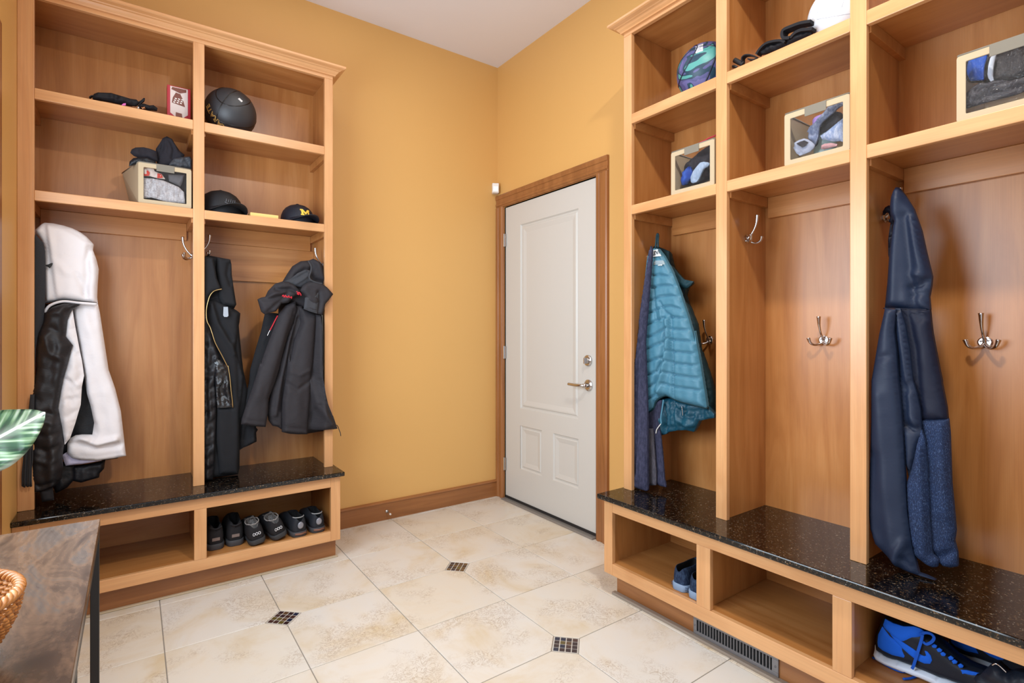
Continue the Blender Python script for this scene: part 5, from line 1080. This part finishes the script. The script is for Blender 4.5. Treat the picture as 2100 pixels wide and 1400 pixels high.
# ------------------------------------------------------------------ console table
def tabletop():
    t = NT('rustic_board'); c = t.n('TexCoord'); mp = t.n('Mapping'); mp.inputs['Scale'].default_value = (3, 1, 1); mp.inputs['Rotation'].default_value = (0, 0, .9); t.l(c.outputs['Object'], mp.inputs[0])
    n = t.n('TexNoise', Scale=3.6, Detail=8.0, Roughness=.66, Distortion=1.2); t.l(mp.outputs[0], n.inputs[0])
    w1 = t.n('TexWave', Scale=26.0, Distortion=9.0, Detail=2.0); w1.inputs['Detail Scale'].default_value = .6; t.l(c.outputs['Object'], w1.inputs[0])
    base = t.ramp(n.outputs[0], [(.32, srgb(44, 33, 28)), (.44, srgb(78, 60, 48)), (.53, srgb(106, 82, 64)), (.60, srgb(92, 80, 72)), (.72, srgb(62, 50, 45))])  # greyish tones put some window sheen into the wood colour
    t.l(t.mix(.16, base, w1.outputs[0], 'MULTIPLY'), t.b.inputs['Base Color']); t.b.inputs['Roughness'].default_value = .27; t.bump(n.outputs[0], .15, .002); return t.m
T = thing('console_table', 'narrow rustic wood console table with thin black metal legs at the lower left', 'table', (-2.337, -2.235, 0))
MB().box((-2.49, -1.634, .7245), (-2.185, -2.850, .740)).build('table_top', tabletop(), T, smooth=False, bevel=.001)
for x in (-2.1935, -2.478):
    for y in (-1.660, -2.235, -2.82): MB().box((x-.008, y-.008, 0), (x+.008, y+.008, .708)).build('leg', M['blackmetal'], T, smooth=False, bevel=.001)
for x in (-2.1935, -2.478): MB().box((x-.008, -1.652, .7085), (x+.008, -2.828, .724)).build('rail', M['blackmetal'], T, smooth=False)
for y in (-1.660, -2.235, -2.82): MB().box((-2.47, y-.008, .7085), (-2.202, y+.008, .724)).build('crossbar', M['blackmetal'], T, smooth=False)
# rattan bowl
T = thing('rattan_bowl', 'round woven rattan bowl on the console table', 'bowl', (-2.343, -2.222, .7402)); bc = (-2.343, -2.222, .7402)
ratt = wood('rattan', srgb(128, 76, 34), srgb(178, 116, 58), srgb(206, 150, 88), 'x', .45)
BR = lambda z: .058+.041*math.sin(min(1, z/.085)*math.pi/2)
mb = MB(); NS = 52
for j in range(14):
    z = .004+j*.0058; pts = []
    for k in range(NS*4):
        a = 2*math.pi*k/(NS*4); r = BR(z)+.0026*math.sin(a*NS/1.0*.5*2+j*math.pi); pts.append((bc[0]+r*math.cos(a), bc[1]+r*math.sin(a), bc[2]+z+.0006*math.sin(a*NS)))
    pts.append(pts[0]); mb.tube(pts, .0024, 6, cap=False)
mb.build('weave', ratt, T)
mb = MB()
for k in range(NS):
    a = 2*math.pi*(k+.25)/NS; mb.tube([(bc[0]+BR(z)*math.cos(a), bc[1]+BR(z)*math.sin(a), bc[2]+z) for z in (.002, .02, .045, .07, .088)], .0022, 6)
mb.build('stakes', ratt, T)
mb = MB()
for ph in (0, math.pi*2/3, math.pi*4/3):
    pts = []
    for k in range(241):
        a = 2*math.pi*k/240; q = a*22+ph; r = BR(.09)+.004*math.cos(q); pts.append((bc[0]+r*math.cos(a), bc[1]+r*math.sin(a), bc[2]+.090+.004*math.sin(q)))
    mb.tube(pts, .0029, 6, cap=False)
mb.build('braided_rim', ratt, T)
MB().lathe([(.0005, .004), (.059, .004), (.059, .0008), (.0005, .0008)], bc, 36, cap=False).build('base_disc', ratt, T)
# potted plant (pot stands left of the frame, one leaf reaches in)
def leaf_mat():
    t = NT('variegated_leaf'); c = t.n('TexCoord'); sp = t.n('SeparateXYZ'); t.l(c.outputs['Object'], sp.inputs[0])
    ab = t.n('Math', operation='ABSOLUTE'); t.l(sp.outputs['Y'], ab.inputs[0])
    m1 = t.n('Math', operation='MULTIPLY_ADD'); m1.inputs[1].default_value = 1.5; t.l(ab.outputs[0], m1.inputs[0]); mm = t.n('Math', operation='MULTIPLY'); mm.inputs[1].default_value = -1.0; t.l(sp.outputs['X'], mm.inputs[0]); t.l(mm.outputs[0], m1.inputs[2])
    cx = t.n('CombineXYZ'); t.l(m1.outputs[0], cx.inputs[0]); sc = t.n('Math', operation='MULTIPLY'); sc.inputs[1].default_value = .25; t.l(ab.outputs[0], sc.inputs[0]); t.l(sc.outputs[0], cx.inputs[1])
    n = t.n('TexNoise', Scale=70.0, Detail=1.5); t.l(cx.outputs[0], n.inputs[0])
    base = t.ramp(n.outputs[0], [(.38, srgb(16, 46, 32)), (.50, srgb(40, 84, 56)), (.57, srgb(112, 146, 106)), (.68, srgb(186, 200, 182))])
    rib = t.n('Math', operation='LESS_THAN'); rib.inputs[1].default_value = .0024; t.l(ab.outputs[0], rib.inputs[0])
    ed = t.ramp(ab.outputs[0], [(0, g1(.35)), (.012, g1(.05)), (.042, g1(0)), (.049, g1(.6))]); o = t.mix(ed, base, srgb(220, 226, 214)); o = t.mix(rib.outputs[0], o, srgb(226, 230, 220))
    t.l(o, t.b.inputs['Base Color']); t.b.inputs['Roughness'].default_value = .35; return t.m
LM = leaf_mat(); sg = flat('green_stem', srgb(70, 110, 50), .5)
T = thing('potted_plant', 'leafy plant at the left edge with a large green and white variegated leaf', 'plant', (-2.40, -1.97, .7402)); pc = (-2.405, -1.985, .7402)
MB().lathe([(0, 0), (.045, 0), (.05, .003), (.062, .095), (.064, .10), (.060, .10), (.057, .085), (0, .085)], pc, 32).build('pot', flat('white_glazed_pot', srgb(222, 220, 214), .3), T)
MB().lathe([(0, .086), (.0565, .086), (.0565, .084), (0, .084)], pc, 24).build('soil', flat('soil', srgb(48, 34, 24), .95), T)
def leaf(base, tip, up_, wmax, droop=.01):
    base, tip = Vector(base), Vector(tip); X = (tip-base); L = X.length; X.normalize(); U = Vector(up_); U = (U-X*U.dot(X)).normalized(); N_ = X.cross(U)
    vs = []; nu, nv = 22, 10
    for k in (0, 1):
        for i in range(nu+1):
            s = i/nu; hw = wmax*math.sin(math.pi*min(1, s**.8))**.75*(1 if s < .97 else .6)+.0004
            for j in range(nv+1):
                v = -1+2*j/nv; vs.append(Vector((s*L, v*hw, .16*abs(v)*hw-droop*s*s*2+.0022*math.sin(s*34+abs(v)*5)*abs(v)-(0 if k == 0 else .0007))))
    n1 = (nu+1)*(nv+1); fs = []
    for i in range(nu):
        for j in range(nv):
            a = i*(nv+1)+j; fs += [(a, a+nv+1, a+nv+2, a+1), (n1+a, n1+a+1, n1+a+nv+2, n1+a+nv+1)]
    for j in (0, nv):
        for i in range(nu): a = i*(nv+1)+j; fs.append((a, a+n1, a+n1+nv+1, a+nv+1))
    o = mk('leaf', vs, fs, LM, T, local=True); Mx = Matrix((X, U, N_)).transposed().to_4x4(); Mx.translation = base-wl(T); o.matrix_local = Mx
    MB().tube(cr([Vector(pc)+Vector((0, 0, .085)), (Vector(pc)+base)/2+Vector((0, 0, .05)), base, base+X*.02], 5), .0028, 8).build('stem', sg, T)
pt = PL('y', -1.90); tip = pt.w(*pt.sz(93, 845)); b0 = pt.w(*pt.sz(-120, 960)); b0.y += .0
leaf(b0, tip, (0, 0, 1), .050, .0)
leaf((-2.44, -2.03, .98), (-2.47, -2.16, 1.10), (1, 0, .3), .038); leaf((-2.40, -2.06, .96), (-2.33, -2.22, 1.02), (1, 0, .3), .036)
leaf((-2.45, -2.0, 1.0), (-2.475, -1.98, 1.16), (0, 1, 0), .036)
